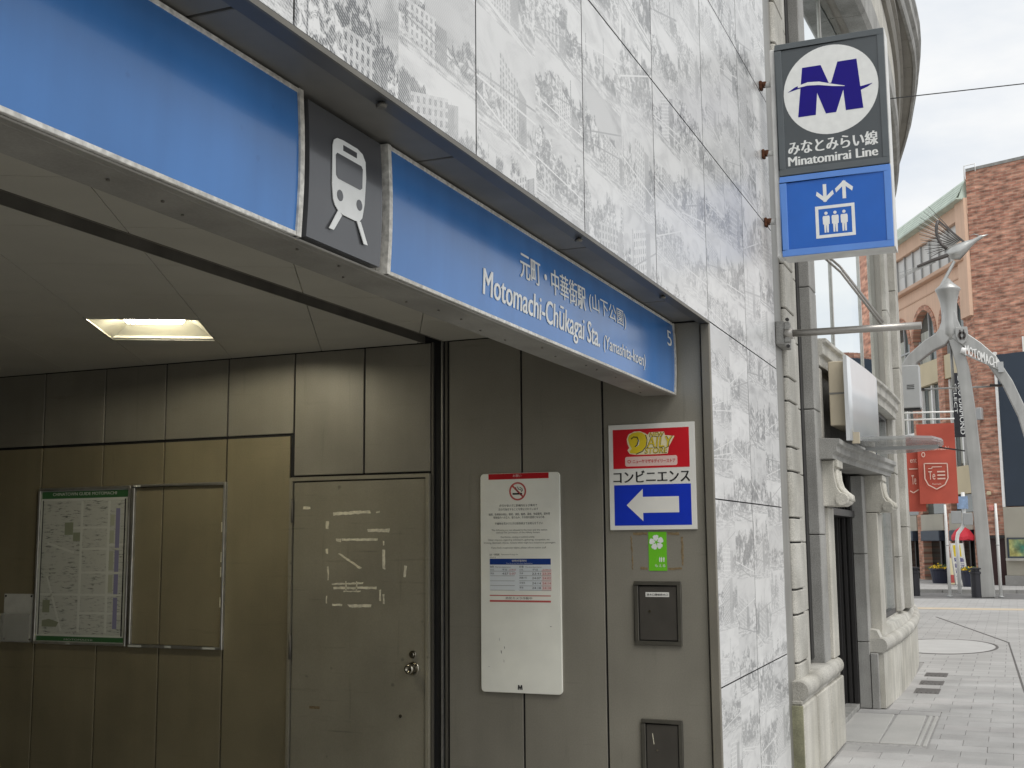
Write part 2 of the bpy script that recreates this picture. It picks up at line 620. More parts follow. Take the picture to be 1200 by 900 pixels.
def brick_mat(name, U, c1, c2, mortar, bw=0.24, bh=0.075, var=0.35):
    """brick bond laid out along wall direction U (metres)"""
    mt, t, b, N, L = nodes(name)
    geo = N('ShaderNodeNewGeometry')
    dot = N('ShaderNodeVectorMath')
    dot.operation = 'DOT_PRODUCT'
    L(geo.outputs['Position'], dot.inputs[0])
    dot.inputs[1].default_value = (U[0], U[1], 0)
    sx = N('ShaderNodeSeparateXYZ')
    L(geo.outputs['Position'], sx.inputs[0])
    cb = N('ShaderNodeCombineXYZ')
    L(dot.outputs['Value'], cb.inputs[0])
    L(sx.outputs[2], cb.inputs[1])
    br = N('ShaderNodeTexBrick')
    br.inputs['Color1'].default_value = (*c1, 1)
    br.inputs['Color2'].default_value = (*c2, 1)
    br.inputs['Mortar'].default_value = (*mortar, 1)
    br.inputs['Scale'].default_value = 1.0
    br.inputs['Brick Width'].default_value = bw
    br.inputs['Row Height'].default_value = bh
    br.inputs['Mortar Size'].default_value = 0.008
    br.inputs['Bias'].default_value = -0.1
    L(cb.outputs[0], br.inputs['Vector'])
    # odd pale and dark bricks
    mpn = N('ShaderNodeMapping')
    mpn.inputs['Scale'].default_value = (1 / bw * 0.9, 1 / bh * 0.9, 1)
    L(cb.outputs[0], mpn.inputs['Vector'])
    n1 = N('ShaderNodeTexNoise')
    n1.inputs['Scale'].default_value = 1.0
    n1.inputs['Detail'].default_value = 3
    L(mpn.outputs[0], n1.inputs['Vector'])
    mr = N('ShaderNodeMapRange')
    mr.inputs[1].default_value, mr.inputs[2].default_value = 0.3, 0.72
    mr.inputs[3].default_value, mr.inputs[4].default_value = 1 - var, 1 + var * 1.3
    L(n1.outputs['Fac'], mr.inputs[0])
    cm = N('ShaderNodeMix')
    cm.data_type = 'RGBA'
    cm.blend_type = 'MULTIPLY'
    cm.inputs[0].default_value = 1
    L(br.outputs['Color'], cm.inputs[6])
    L(mr.outputs[0], cm.inputs[7])
    L(cm.outputs[2], b.inputs['Base Color'])
    b.inputs['Roughness'].default_value = 0.85
    bp = N('ShaderNodeBump')
    bp.inputs['Strength'].default_value = 0.5
    bp.inputs['Distance'].default_value = 0.01
    bp.invert = True
    L(br.outputs['Fac'], bp.inputs['Height'])
    L(bp.outputs[0], b.inputs['Normal'])
    return mt


def paving_mat(name):
    """far paving: running bond too small to pick apart"""
    mt, t, b, N, L = nodes(name)
    geo = N('ShaderNodeNewGeometry')
    mpn = N('ShaderNodeMapping')
    mpn.inputs['Rotation'].default_value = (0, 0, R(90))
    L(geo.outputs['Position'], mpn.inputs['Vector'])
    br = N('ShaderNodeTexBrick')
    br.inputs['Color1'].default_value = (0.36, 0.355, 0.345, 1)
    br.inputs['Color2'].default_value = (0.41, 0.405, 0.395, 1)
    br.inputs['Mortar'].default_value = (0.24, 0.235, 0.23, 1)
    br.inputs['Scale'].default_value = 1.0
    br.inputs['Brick Width'].default_value = 0.36
    br.inputs['Row Height'].default_value = 0.26
    br.inputs['Mortar Size'].default_value = 0.006
    L(mpn.outputs[0], br.inputs['Vector'])
    n1 = N('ShaderNodeTexNoise')
    n1.inputs['Scale'].default_value = 0.8
    n1.inputs['Detail'].default_value = 7
    L(geo.outputs['Position'], n1.inputs['Vector'])
    mr = N('ShaderNodeMapRange')
    mr.inputs[1].default_value, mr.inputs[2].default_value = 0.3, 0.7
    mr.inputs[3].default_value, mr.inputs[4].default_value = 0.86, 1.1
    L(n1.outputs['Fac'], mr.inputs[0])
    cm = N('ShaderNodeMix')
    cm.data_type = 'RGBA'
    cm.blend_type = 'MULTIPLY'
    cm.inputs[0].default_value = 1
    L(br.outputs['Color'], cm.inputs[6])
    L(mr.outputs[0], cm.inputs[7])
    L(cm.outputs[2], b.inputs['Base Color'])
    b.inputs['Roughness'].default_value = 0.75
    return mt


def sheet_print(name):
    """a printed street map: blocks of tiny lines of type, buff and grey areas"""
    mt, t, b, N, L = nodes(name)
    geo = N('ShaderNodeNewGeometry')
    sx = N('ShaderNodeSeparateXYZ')
    L(geo.outputs['Position'], sx.inputs[0])
    cb = N('ShaderNodeCombineXYZ')
    L(sx.outputs[1], cb.inputs[0])
    L(sx.outputs[2], cb.inputs[1])
    mpn = N('ShaderNodeMapping')
    mpn.inputs['Scale'].default_value = (16, 75, 1)
    L(cb.outputs[0], mpn.inputs['Vector'])
    n1 = N('ShaderNodeTexNoise')
    n1.inputs['Scale'].default_value = 1.0
    n1.inputs['Detail'].default_value = 4
    n1.inputs['Roughness'].default_value = 0.7
    L(mpn.outputs[0], n1.inputs['Vector'])
    mr = N('ShaderNodeMapRange')
    mr.inputs[1].default_value, mr.inputs[2].default_value = 0.52, 0.62
    L(n1.outputs['Fac'], mr.inputs[0])
    n2 = N('ShaderNodeTexNoise')
    n2.inputs['Scale'].default_value = 11
    n2.inputs['Detail'].default_value = 3
    L(cb.outputs[0], n2.inputs['Vector'])
    m2 = N('ShaderNodeMapRange')
    m2.inputs[1].default_value, m2.inputs[2].default_value = 0.38, 0.62
    L(n2.outputs['Fac'], m2.inputs[0])
    q = N('ShaderNodeMath')
    q.operation = 'MULTIPLY'
    L(mr.outputs[0], q.inputs[0])
    L(m2.outputs[0], q.inputs[1])
    cm = N('ShaderNodeMix')
    cm.data_type = 'RGBA'
    cm.inputs[6].default_value = (0.52, 0.53, 0.47, 1)
    cm.inputs[7].default_value = (0.10, 0.105, 0.09, 1)
    L(q.outputs[0], cm.inputs[0])
    L(cm.outputs[2], b.inputs['Base Color'])
    b.inputs['Roughness'].default_value = 0.35
    return mt


M = {}
M['print'] = panel_print('printed white enamel cladding')
M['dark'] = flat('dark joint', (0.012, 0.012, 0.012), 0.8)
M['backing'] = flat('backing', (0.03, 0.03, 0.03), 0.8)
M['steel'] = pm('brushed bronze steel', (0.20, 0.185, 0.150), 0.42, 0.25, 0.10, 3, streak=0.10, speck=0.05)
M['wall'] = pm('beige lacquered steel', (0.245, 0.212, 0.132), 0.45, 0.15, 0.13, 2.2, streak=0.06, speck=0.06, scuff=0.14)
M['reveal'] = pm('grey beige lacquered steel', (0.255, 0.240, 0.198), 0.40, 0.2, 0.12, 2.2, streak=0.05, speck=0.06, scuff=0.16)
M['doorm'] = pm('painted steel door', (0.265, 0.245, 0.185), 0.42, 0.1, 0.13, 2.4, streak=0.05, speck=0.06, scuff=0.30, dots=0.35)
M['trim'] = pm('dark bronze trim', (0.145, 0.135, 0.112), 0.45, 0.3, 0.12, 6, streak=0.15)
M['soffit'] = pm('grey soffit metal', (0.17, 0.165, 0.15), 0.5, 0.2, 0.15, 5)
M['edge'] = pm('charcoal soffit edge', (0.085, 0.087, 0.09), 0.4, 0.3, 0.1, 6)
M['ceil'] = pm('ceiling board', (0.46, 0.44, 0.375), 0.6, 0, 0.07, 2.0, speck=0.03)
M['ceilb'] = flat('ceiling joint', (0.52, 0.50, 0.44), 0.8)
M['beam'] = pm('lintel steel', (0.29, 0.28, 0.25), 0.5, 0.2, 0.14, 7, speck=0.08, tint=(0.22, 0.21, 0.185))
M['blue'] = pm('blue sign acrylic', (0.055, 0.185, 0.47), 0.18, 0, 0.08, 3, spec=0.5, streak=0.08, dots=0.10, dscale=9)
M['slate'] = pm('slate sign panel', (0.075, 0.077, 0.082), 0.15, 0, 0.06, 4)
M['white'] = pm('white sign vinyl', (0.72, 0.73, 0.71), 0.4, 0, 0.05, 20)
M['whitetrim'] = pm('chipped white trim', (0.62, 0.61, 0.57), 0.5, 0, 0.30, 60, tint=(0.45, 0.43, 0.38))
M['lamp'] = emit('lit tube', (1.0, 0.93, 0.74), 42)
M['lampin'] = pm('lamp housing', (0.36, 0.35, 0.29), 0.4, 0, 0.05, 8)
M['alu'] = pm('aluminium frame', (0.50, 0.49, 0.45), 0.35, 0.8, 0.15, 14)
M['paper'] = pm('notice board white', (0.80, 0.80, 0.72), 0.35, 0, 0.06, 5)
M['map'] = sheet_print('printed map')
M['mapwhite'] = flat('map white', (0.60, 0.61, 0.55), 0.35)
M['green'] = flat('green band', (0.04, 0.13, 0.045), 0.4)
M['mapbuff'] = flat('map buff', (0.42, 0.43, 0.32), 0.4)
M['mapolive'] = flat('map olive', (0.26, 0.28, 0.19), 0.4)
M['lilac'] = flat('map lilac', (0.24, 0.23, 0.36), 0.4)
M['ink'] = flat('black ink', (0.02, 0.02, 0.02), 0.5)
M['greyink'] = flat('grey ink', (0.16, 0.155, 0.14), 0.5)
M['red'] = flat('red print', (0.42, 0.012, 0.018), 0.35)
M['redink'] = flat('red ink', (0.50, 0.10, 0.09), 0.4)
M['navyband'] = flat('blue band', (0.012, 0.045, 0.23), 0.35)
M['tablepink'] = flat('pale red tint', (0.76, 0.63, 0.60), 0.4)
M['cyantint'] = flat('pale tint', (0.70, 0.74, 0.76), 0.4)
M['cardwhite'] = pm('white sign card', (0.72, 0.71, 0.66), 0.35, 0, 0.04, 6)
M['cardred'] = pm('card red', (0.56, 0.012, 0.022), 0.3, 0, 0.05, 10)
M['cardblue'] = pm('card blue', (0.008, 0.035, 0.46), 0.3, 0, 0.06, 10)
M['yellow'] = flat('yellow print', (0.72, 0.55, 0.03), 0.35)
M['cream'] = flat('cream print', (0.78, 0.70, 0.45), 0.35)
M['pink'] = flat('pale pink print', (0.74, 0.52, 0.47), 0.35)
M['lime'] = flat('lime sticker', (0.14, 0.50, 0.02), 0.4)
M['tapebrown'] = pm('old adhesive', (0.20, 0.145, 0.075), 0.8, 0, 0.35, 60)
M['tapewhite'] = pm('torn white tape', (0.68, 0.64, 0.50), 0.7, 0, 0.22, 50)
M['hatch'] = pm('dark hatch steel', (0.085, 0.078, 0.067), 0.38, 0.4, 0.10, 8)
M['hatchf'] = pm('hatch frame steel', (0.11, 0.104, 0.086), 0.35, 0.5, 0.15, 10)
M['chrome'] = pm('worn chrome', (0.45, 0.42, 0.35), 0.2, 1.0, 0.1, 20)
M['navy'] = pm('navy logo', (0.012, 0.006, 0.19), 0.4, 0, 0.06, 10, spec=0.2)
M['signgrey'] = pm('grey sign face', (0.072, 0.082, 0.088), 0.22, 0, 0.06, 5)
M['signgreyf'] = pm('grey sign frame', (0.095, 0.108, 0.115), 0.4, 0.1, 0.08, 5)
M['signblue'] = pm('blue lift sign face', (0.012, 0.11, 0.46), 0.2, 0, 0.06, 5)
M['signbluef'] = pm('blue lift sign frame', (0.10, 0.24, 0.62), 0.35, 0, 0.06, 5)
M['signside'] = pm('sign side white', (0.62, 0.62, 0.60), 0.4, 0, 0.12, 8)
M['rust'] = pm('rust', (0.10, 0.035, 0.014), 0.85, 0.2, 0.4, 60)
M['stone'] = pm('pale granite', (0.48, 0.465, 0.42), 0.7, 0, 0.16, 3.5, streak=0.16, speck=0.24, bump=0.35, bscale=90, tint=(0.36, 0.345, 0.30), scuff=0.12)
M['stone2'] = pm('grey granite', (0.34, 0.335, 0.315), 0.65, 0, 0.15, 3.5, streak=0.18, speck=0.24, bump=0.3, bscale=90, tint=(0.26, 0.255, 0.235), scuff=0.12)
M['stonep'] = pm('plinth granite', (0.55, 0.53, 0.47), 0.65, 0, 0.14, 2.6, streak=0.20, speck=0.20, bump=0.3, bscale=90, tint=(0.44, 0.42, 0.36), scuff=0.15)
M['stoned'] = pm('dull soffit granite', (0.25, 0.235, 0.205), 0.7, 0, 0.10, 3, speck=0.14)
M['moss'] = pm('algae on granite', (0.27, 0.265, 0.17), 0.8, 0, 0.3, 9, speck=0.2, streak=0.3)
M['strip'] = pm('grey joint cover', (0.26, 0.255, 0.235), 0.45, 0.3, 0.12, 3, streak=0.15)
M['wglass'] = glass_mat('mirror window glass', (0.80, 0.86, 0.88), 0.02, 1.0)
M['wglass'].node_tree.nodes['Principled BSDF'].inputs['Metallic'].default_value = 1.0
M['dglass'] = glass_mat('dark door glass', (0.018, 0.022, 0.021), 0.08, 0.6)
M['bronze'] = pm('dark bronze frame', (0.035, 0.033, 0.032), 0.4, 0.4, 0.1, 8)
M['polemetal'] = pm('stainless pole', (0.42, 0.40, 0.37), 0.35, 0.85, 0.1, 9, streak=0.1)
M['boxwhite'] = pm('white light box', (0.66, 0.68, 0.69), 0.28, 0.3, 0.04, 3)
M['boxside'] = pm('beige light box side', (0.50, 0.44, 0.33), 0.45, 0, 0.05, 3)  # plain beige base colour of the box sides, no emission
M['smoke'] = glass_mat('smoky acrylic', (0.36, 0.37, 0.36), 0.12, 0.5, 0.55)
M['ubox'] = pm('grey cabinet paint', (0.42, 0.43, 0.43), 0.45, 0.1, 0.05, 4)
M['ground'] = paving_mat('far paving')
M['joint'] = pm('paving joint sand', (0.29, 0.285, 0.275), 0.9, 0, 0.2, 30)
PAV = [pm('paver %s' % 'abcd'[i], c, 0.72, 0, 0.13, 1.6, speck=0.12, tint=tuple(k * 0.80 for k in c), dots=0.30, dscale=5.0) for i, c in enumerate([(0.375, 0.37, 0.36), (0.40, 0.39, 0.38), (0.36, 0.355, 0.345), (0.41, 0.405, 0.395)])]
M['slabstone'] = pm('threshold slab', (0.40, 0.395, 0.375), 0.6, 0, 0.08, 2, speck=0.10)
M['grate'] = pm('dark grate', (0.12, 0.115, 0.11), 0.6, 0.3, 0.2, 20)
M['manhole'] = pm('pale manhole paving', (0.47, 0.47, 0.46), 0.6, 0, 0.06, 3)
M['asphalt'] = pm('asphalt', (0.17, 0.168, 0.165), 0.85, 0, 0.15, 1.5, speck=0.2)
M['tactile'] = pm('tan tactile paving', (0.52, 0.44, 0.33), 0.8, 0, 0.1, 4)
M['kerb'] = pm('granite kerb', (0.30, 0.295, 0.28), 0.75, 0, 0.12, 4, speck=0.1)
M['archsteel'] = pm('satin grey arch steel', (0.42, 0.42, 0.405), 0.38, 0.45, 0.08, 2, streak=0.10)
M['birdsteel'] = pm('stainless bird', (0.50, 0.50, 0.48), 0.3, 0.7, 0.1, 3)
M['birddark'] = pm('dark wing steel', (0.10, 0.09, 0.085), 0.5, 0.4, 0.1, 5)
M['banner'] = pm('brick red banner cloth', (0.46, 0.085, 0.055), 0.8, 0, 0.10, 2.5)
M['bannerink'] = flat('banner pale print', (0.72, 0.52, 0.44), 0.7)
M['polewhite'] = pm('white pole paint', (0.84, 0.84, 0.82), 0.4, 0, 0.05, 5)
M['pinkwall'] = pm('salmon render', (0.70, 0.48, 0.35), 0.8, 0, 0.06, 1.2, streak=0.06)
M['pinkd'] = pm('salmon ledge', (0.58, 0.39, 0.28), 0.8, 0, 0.06, 1.2)
M['copper'] = pm('verdigris copper roof', (0.50, 0.58, 0.50), 0.6, 0.1, 0.10, 1.5, streak=0.1)
M['blind'] = pm('pale window panel', (0.56, 0.55, 0.52), 0.3, 0, 0.06, 1.0)
M['creamw'] = pm('cream render', (0.58, 0.50, 0.34), 0.8, 0, 0.06, 1.5)
M['bluewall'] = pm('slate blue panel', (0.030, 0.045, 0.068), 0.5, 0.1, 0.08, 1.2)
M['beigebase'] = pm('beige stone base', (0.40, 0.375, 0.31), 0.7, 0, 0.07, 1.2)
M['blackp'] = pm('black paint', (0.02, 0.02, 0.026), 0.4, 0, 0.1, 8)
M['tub'] = pm('navy planter tub', (0.018, 0.022, 0.045), 0.35, 0, 0.12, 8)
M['leaf'] = pm('planter leaves', (0.06, 0.10, 0.03), 0.7, 0, 0.3, 30)
M['flower'] = flat('yellow flowers', (0.75, 0.50, 0.03), 0.7)
M['shadeglass'] = glass_mat('far window glass', (0.10, 0.12, 0.115), 0.06, 0.9)
M['curtain'] = pm('pale curtain', (0.45, 0.46, 0.41), 0.8, 0, 0.12, 3, streak=0.2)
M['umbrella'] = flat('red parasol', (0.55, 0.03, 0.05), 0.7)
M['cable'] = flat('cable', (0.06, 0.06, 0.06), 0.6)
M['interiorfloor'] = pm('entrance floor tiles', (0.22, 0.215, 0.20), 0.5, 0, 0.12, 3, speck=0.1)

# ================================================================ the ground
g = MB()
g.add([(-400, -400, -0.03), (600, -400, -0.03), (600, 400, -0.03), (-400, 400, -0.03)], [(0, 1, 2, 3)])
tag(g.build('ground', M['joint'], loc=(0, 0, -0.03)), kind='structure')

pv = MB().box(-30, 28.6, -9, 1.32, -0.026, -0.008).box(9.5, 12.3, 1.32, 1.75, -0.026, -0.008)
pavement = tag(pv.build('pavement', M['joint'], loc=(10, 0, -0.026)), kind='structure')
# pavers that can be told apart, one by one; running bond, rows 0.26 m deep, 0.36 m long, cut at the walls
PX, PY = 0.262, 0.364
SLAB = (9.93, 11.80, 0.70)
pcache = {}


def paver(x0, x1, y0, y1):
    k = (round(x1 - x0, 3), round(y1 - y0, 3), random.randrange(4))
    if k not in pcache:
        me = MB().box(0.002, k[0] - 0.002, 0.002, k[1] - 0.002, -0.02, 0).mesh('paver', bevel=0.002)
        me.materials.append(PAV[k[2]])
        pcache[k] = me
    inst('paver', pcache[k], pavement, (x0, y0, random.uniform(-0.0015, 0.0015)))


for r in range(29):
    x0 = 7.45 + PX * r
    x1 = x0 + PX
    ymax = 1.30 if x0 < 9.9 else 1.18
    inslab = x1 > SLAB[0] and x0 < SLAB[1]
    if inslab:
        ymax = SLAB[2]
    y = -1.0 + (PY / 2 if r % 2 else 0.0) - PY
    while y < ymax - 0.02:
        y0, y1 = max(y, -1.0), min(y + PY, ymax)
        if ymax - y1 < 0.06:
            y1 = ymax
        if y1 - y0 > 0.03:
            paver(x0, x1, y0, y1)
        y = y + PY if y1 != ymax else 99
# the rest of the paving, too far or out of view to pick apart
fp = MB()
for x0, x1, y0, y1 in ((-30, 7.45, -9, 1.32), (7.45, 15.05, -9, -1.0), (15.05, 28.6, -9, 1.15)):
    fp.box(x0, x1, y0, y1, -0.02, 0.0)
fp.box(16.5, 28.6, 1.15, 14, -0.02, 0.0)
tag(fp.build('far_paving', M['ground'], parent=pavement), kind='stuff')
for xa_, xb_, ya_, yb_ in ((11.625, 11.885, 0.705, 1.06), (11.625, 11.885, 1.06, 1.43), (9.93, 9.985, 1.32, 1.45)):
    paver(xa_, xb_, ya_, yb_)
# threshold slabs in front of the stone doorway
sl = thing('threshold', (10.7, 1.1, 0), 'large pale stone slabs laid level in front of the stone doorway', 'paving slab')
for (ya, yb) in ((1.075, 1.50), (0.80, 1.065)):
    MB().prism([(9.99, ya, -0.02), (11.60, ya + 0.02, -0.02), (11.60, yb, -0.02), (9.99, yb, -0.02)], (0, 0, 0.022)).build('slab', M['slabstone'], sl, bevel=0.003)
for ya in (0.765, 0.715):
    MB().box(9.97, 11.61, ya, ya + 0.028, -0.02, 0.0015).build('edging_strip', M['slabstone'], sl, bevel=0.003)
# three dark drain plates and small patches
for k, (x0, x1) in enumerate(((13.22, 13.66), (14.02, 14.40), (14.86, 15.25))):
    gr = thing('drain_plate', ((x0 + x1) / 2, 0.92, 0.0), ['nearest of three dark drain plates in the pavement by the curved plinth', 'middle one of three dark drain plates in the pavement by the curved plinth', 'farthest of three dark drain plates in the pavement by the curved plinth'][k], 'drain cover', 'drain plates along the curved plinth')
    MB().box(x0, x1, 0.80, 1.05, -0.02, 0.004).build('plate', M['grate'], gr, bevel=0.003)
    for j in range(5):
        MB().box(x0 + 0.04, x1 - 0.04, 0.83 + j * 0.045, 0.845 + j * 0.045, 0.004, 0.008).build('rib', M['grate'], gr)
# the slender pale round plate set into the pavement farther on
mh = thing('round_inlay', (19.0, 1.05, 0), 'pale round paved inlay in the pavement beyond the drain plates', 'manhole')
FG = Fr((0, 0, 0), (1, 0, 0), (0, 1, 0))
MB().disc(FG, 19.0, 1.05, 1.25, -0.02, 0.004, 48, 0.72).build('disc', M['manhole'], mh)
MB().ring(Fr((19.0, 1.05, 0), (1, 0, 0), (0, 0.58, 0)), 0, 0, 1.26, 1.30, -0.02, 0.005, 48)
rg = MB()
for i in range(48):
    a, b2 = 6.28319 * i / 48, 6.28319 * (i + 1) / 48
    q = [(19.0 + 1.26 * math.cos(a), 1.05 + 0.73 * math.sin(a), 0.002), (19.0 + 1.31 * math.cos(a), 1.05 + 0.765 * math.sin(a), 0.002), (19.0 + 1.31 * math.cos(b2), 1.05 + 0.765 * math.sin(b2), 0.002), (19.0 + 1.26 * math.cos(b2), 1.05 + 0.73 * math.sin(b2), 0.002)]
    rg.prism(q, (0, 0, 0.003))
rg.build('rim', M['grate'], mh)
# expansion joint, kerbs, road
jl = MB()
jl.bar((19.93, 0.155, 0.001), (25.9, 1.535, 0.001), 0.035, 0.004)
jl.bar((19.93, 0.155, 0.001), (13.6, -0.02, 0.001), 0.022, 0.004)
jl.build('movement_joint', M['grate'], pavement)
tp = MB().box(28.6, 29.3, -30, 30, -0.026, 0.004)
tag(tp.build('tactile_strip', M['tactile'], loc=(29, 0, 0)), kind='structure')
rd = MB().box(29.3, 33.6, -60, 60, -0.026, 0.000)
tag(rd.build('crossing', M['ground'], loc=(31, 0, 0)), kind='structure')
rd = MB().box(33.6, 37.2, -60, 60, -0.028, -0.006)
tag(rd.build('road', M['asphalt'], loc=(35, 0, 0)), kind='structure')
kb = MB()
for i in range(60):
    kb.box(37.2, 37.4, -30 + i, -30 + i + 0.985, -0.03, 0.10)
tag(kb.build('kerb', M['kerb'], loc=(37, 0, 0), bevel=0.01), kind='structure')
fpv = MB().box(37.4, 60, -60, 60, -0.026, 0.09)
tag(fpv.build('far_pavement', M['ground'], loc=(45, 0, 0)), kind='structure')

# ================================================================ the station building
W, D = 6.0, 1.393
st = thing('station_building', (3.0, 2.0, 0), 'station building clad in white panels printed with faded grey townscapes', 'building')
FW = Fr((W, 0, 0), (0, -1, 0))            # side wall, seen along +x: u = -y
FF = Fr((0, D, 0), (1, 0, 0))             # facade: u = x
colx = [2.10 + 0.9685 * k for k in range(-7, 7)]
rowz = [2.727, 3.675, 4.585, 5.53, 6.47, 7.41]


def cladding(x0, x1, z0, z1):
    o_ = MB().box(x0 + 0.0035, x1 - 0.0035, D, D + 0.012, z0 + 0.0035, z1 - 0.0035).build('cladding_panel', M['print'], st)
    o_.data.materials.append(M['backing'])
    for pf in o_.data.polygons:
        if abs(pf.normal.y) < 0.5:
            pf.material_index = 1


for i in range(len(colx) - 1):
    for j in range(len(rowz) - 1):
        cladding(colx[i], colx[i + 1], rowz[j], rowz[j + 1])
for xa, xb in ((6.0, 6.9425), (6.9425, 7.911)):
    for za, zb in ((0.0, 0.861), (0.861, 1.806), (1.806, 2.727)):
        cladding(xa, xb, za, zb)
for i in range(0, 3):
    for za, zb in ((0.0, 0.861), (0.861, 1.806), (1.806, 2.727)):
        cladding(colx[i], colx[i + 1], za, zb)
b = MB().box(-4.6, 7.9, D + 0.013, D + 0.05, 2.76, 7.4)
b.box(6.03, 7.9, D + 0.013, D + 0.05, 0, 2.74)
b.box(-4.6, -1.75, D + 0.013, D + 0.05, 0, 2.74)
b.build('backing_wall', M['backing'], st)
MB().box(-4.6, 7.9, D + 0.05, 12, 7.3, 7.42).build('roof_slab', M['strip'], st)
# soffit under the cladding: charcoal edge and grey boards
MB().box(-1.75, 5.985, D + 0.001, D + 0.055, 2.715, 2.745).build('soffit_edge', M['edge'], st, bevel=0.004)
MB().box(-1.75, 5.985, D - 0.004, D + 0.004, 2.712, 2.726).build('drip_edge', M['trim'], st)
sj = [-1.75, -0.4, 0.8, 1.985, 3.07, 4.27, 5.42, 5.985]
for a, c in zip(sj, sj[1:]):
    MB().box(a + 0.006, c - 0.006, D + 0.057, 1.64, 2.735, 2.75).build('soffit_board', M['soffit'], st, bevel=0.002)
MB().box(-1.75, 5.985, D + 0.05, 1.78, 2.752, 2.76).build('soffit_backing', M['dark'], st)
for x_ in (2.55, 4.05, 5.2):
    MB().lathe((x_, D + 0.03, 2.70), [(0.012, 0), (0.016, 0.008), (0.006, 0.016)], 10).build('fixing_bolt', M['trim'], st)
# jamb trim where facade and side wall meet
MB().box(5.972, 6.0, D - 0.003, 1.437, 0.0, 2.715).build('jamb_trim', M['steel'], st, bevel=0.004)
# side wall: dark substrate with panels in front
MB().box(6.012, 6.05, 1.44, 9.0, 0, 2.80).build('side_wall_backing', M['dark'], st)


def wallpanel(y0, y1, z0, z1, mat, name='wall_panel', g=0.006, t=0.018):
    MB().box(W, W + t, y0 + g, y1 - g, z0 + g, z1 - g).build(name, mat, st, bevel=0.0015)


for a, c in ((1.442, 1.990), (1.990, 2.459), (2.459, 2.905)):
    wallpanel(a, c, 0.0, 2.737, M['reveal'])
# roller shutter channel: deep dark slot with two thin steel lips, in wall and ceiling
MB().box(6.0, 6.012, 2.912, 2.925, 0, 2.735).build('shutter_rail', M['trim'], st)
MB().box(5.992, 6.012, 2.938, 2.947, 0, 2.735).build('shutter_rail', M['alu'], st)
MB().box(6.0, 6.012, 3.000, 3.012, 0, 2.735).build('shutter_rail', M['trim'], st)
wallpanel(3.014, 3.45, 1.992, 2.737, M['reveal'])
wallpanel(3.45, 3.93, 1.992, 2.737, M['reveal'])
ys = [3.95, 4.412, 4.886, 5.372, 5.880, 6.36, 6.84, 7.32, 7.8, 8.28, 8.76]
ys[0] = 3.95
for i, (a, c) in enumerate(zip(ys, ys[1:])):
    wallpanel(a, c, 0.0, 2.241, M['wall'])
    wallpanel(a if i else 3.93, c, 2.247, 2.737, M['reveal'])
# the rest of the hall behind the opening
MB().box(-1.80, 6.05, 8.76, 8.9, 0, 2.8).build('hall_back_wall', M['wall'], st)
MB().box(-1.80, -1.72, 1.44, 8.9, 0, 2.8).build('hall_side_wall', M['wall'], st)
tag(MB().box(-1.8, 6.03, 1.33, 8.9, -0.03, 0.003).build('entrance_floor', M['interiorfloor'], loc=(2, 5, 0)), kind='structure')

# ceiling boards, laid on a grid turned 29 degrees to the facade
e1 = Vector((math.cos(R(29)), math.sin(R(29))))
e2 = Vector((e1.y, -e1.x))


def clip(poly, x0, x1, y0, y1):
    for ax, lim, sg in ((0, x0, 1), (0, x1, -1), (1, y0, 1), (1, y1, -1)):
        out = []
        for i in range(len(poly)):
            p, q = poly[i], poly[(i + 1) % len(poly)]
            dp, dq = (p[ax] - lim) * sg, (q[ax] - lim) * sg
            if dp >= 0:
                out.append(p)
            if dp * dq < 0:
                k = dp / (dp - dq)
                out.append((p[0] + (q[0] - p[0]) * k, p[1] + (q[1] - p[1]) * k))
        poly = out
        if len(poly) < 3:
            return None
    return poly


GA, GB = 0.592, 0.566
CZ = 2.737
lampcell = None
for i in range(-12, 20):
    for j in range(-20, 14):
        a0, b0 = 6.065 + GA * i, -1.500 + GB * j
        if (i, j) == (0, 0):
            continue
        gp = 0.002
        q = [(a0 + gp, b0 + gp), (a0 + GA - gp, b0 + gp), (a0 + GA - gp, b0 + GB - gp), (a0 + gp, b0 + GB - gp)]
        q = [tuple(e1 * s + e2 * t_) for s, t_ in q]
        for x0, x1, y0, y1 in ((-1.72, 6.0, 1.60, 2.935), (-1.72, 6.0, 3.065, 8.76)):
            pl = clip(q, x0, x1, y0, y1)
            if pl:
                MB().prism([(p[0], p[1], CZ) for p in pl], (0, 0, 0.012)).build('ceiling_board', M['ceil'], st)
MB().box(-1.75, 6.05, 1.60, 2.93, CZ + 0.014, 2.85).build('ceiling_backing', M['ceilb'], st)
# behind the far boards, with a hole for the lamp
lo = [tuple(e1 * (6.065 + a) + e2 * (-1.5 + c)) for a, c in ((0.0, 0.0), (GA, 0.0), (GA, GB), (0.0, GB))]
cbk = MB()
cbk.box(-1.75, 6.05, 3.07, 3.70, CZ + 0.014, 2.85).box(-1.75, 6.05, 4.62, 8.9, CZ + 0.014, 2.85).box(-1.75, 4.52, 3.70, 4.62, CZ + 0.014, 2.85).box(5.48, 6.05, 3.70, 4.62, CZ + 0.014, 2.85)
cbk.build('ceiling_backing', M['ceilb'], st)
sc_ = MB().box(-1.75, 6.05, 2.935, 2.94, CZ - 0.004, 2.95).box(-1.75, 6.05, 3.058, 3.064, CZ - 0.004, 2.95)
sc_.build('shutter_slot_lip', M['trim'], st)
MB().box(-1.75, 6.05, 2.93, 3.07, 2.87, 2.96).build('shutter_slot', M['dark'], st)
MB().box(-1.75, 5.99, 2.975, 3.02, 2.80, 2.868).build('rolled_shutter_bar', M['trim'], st)

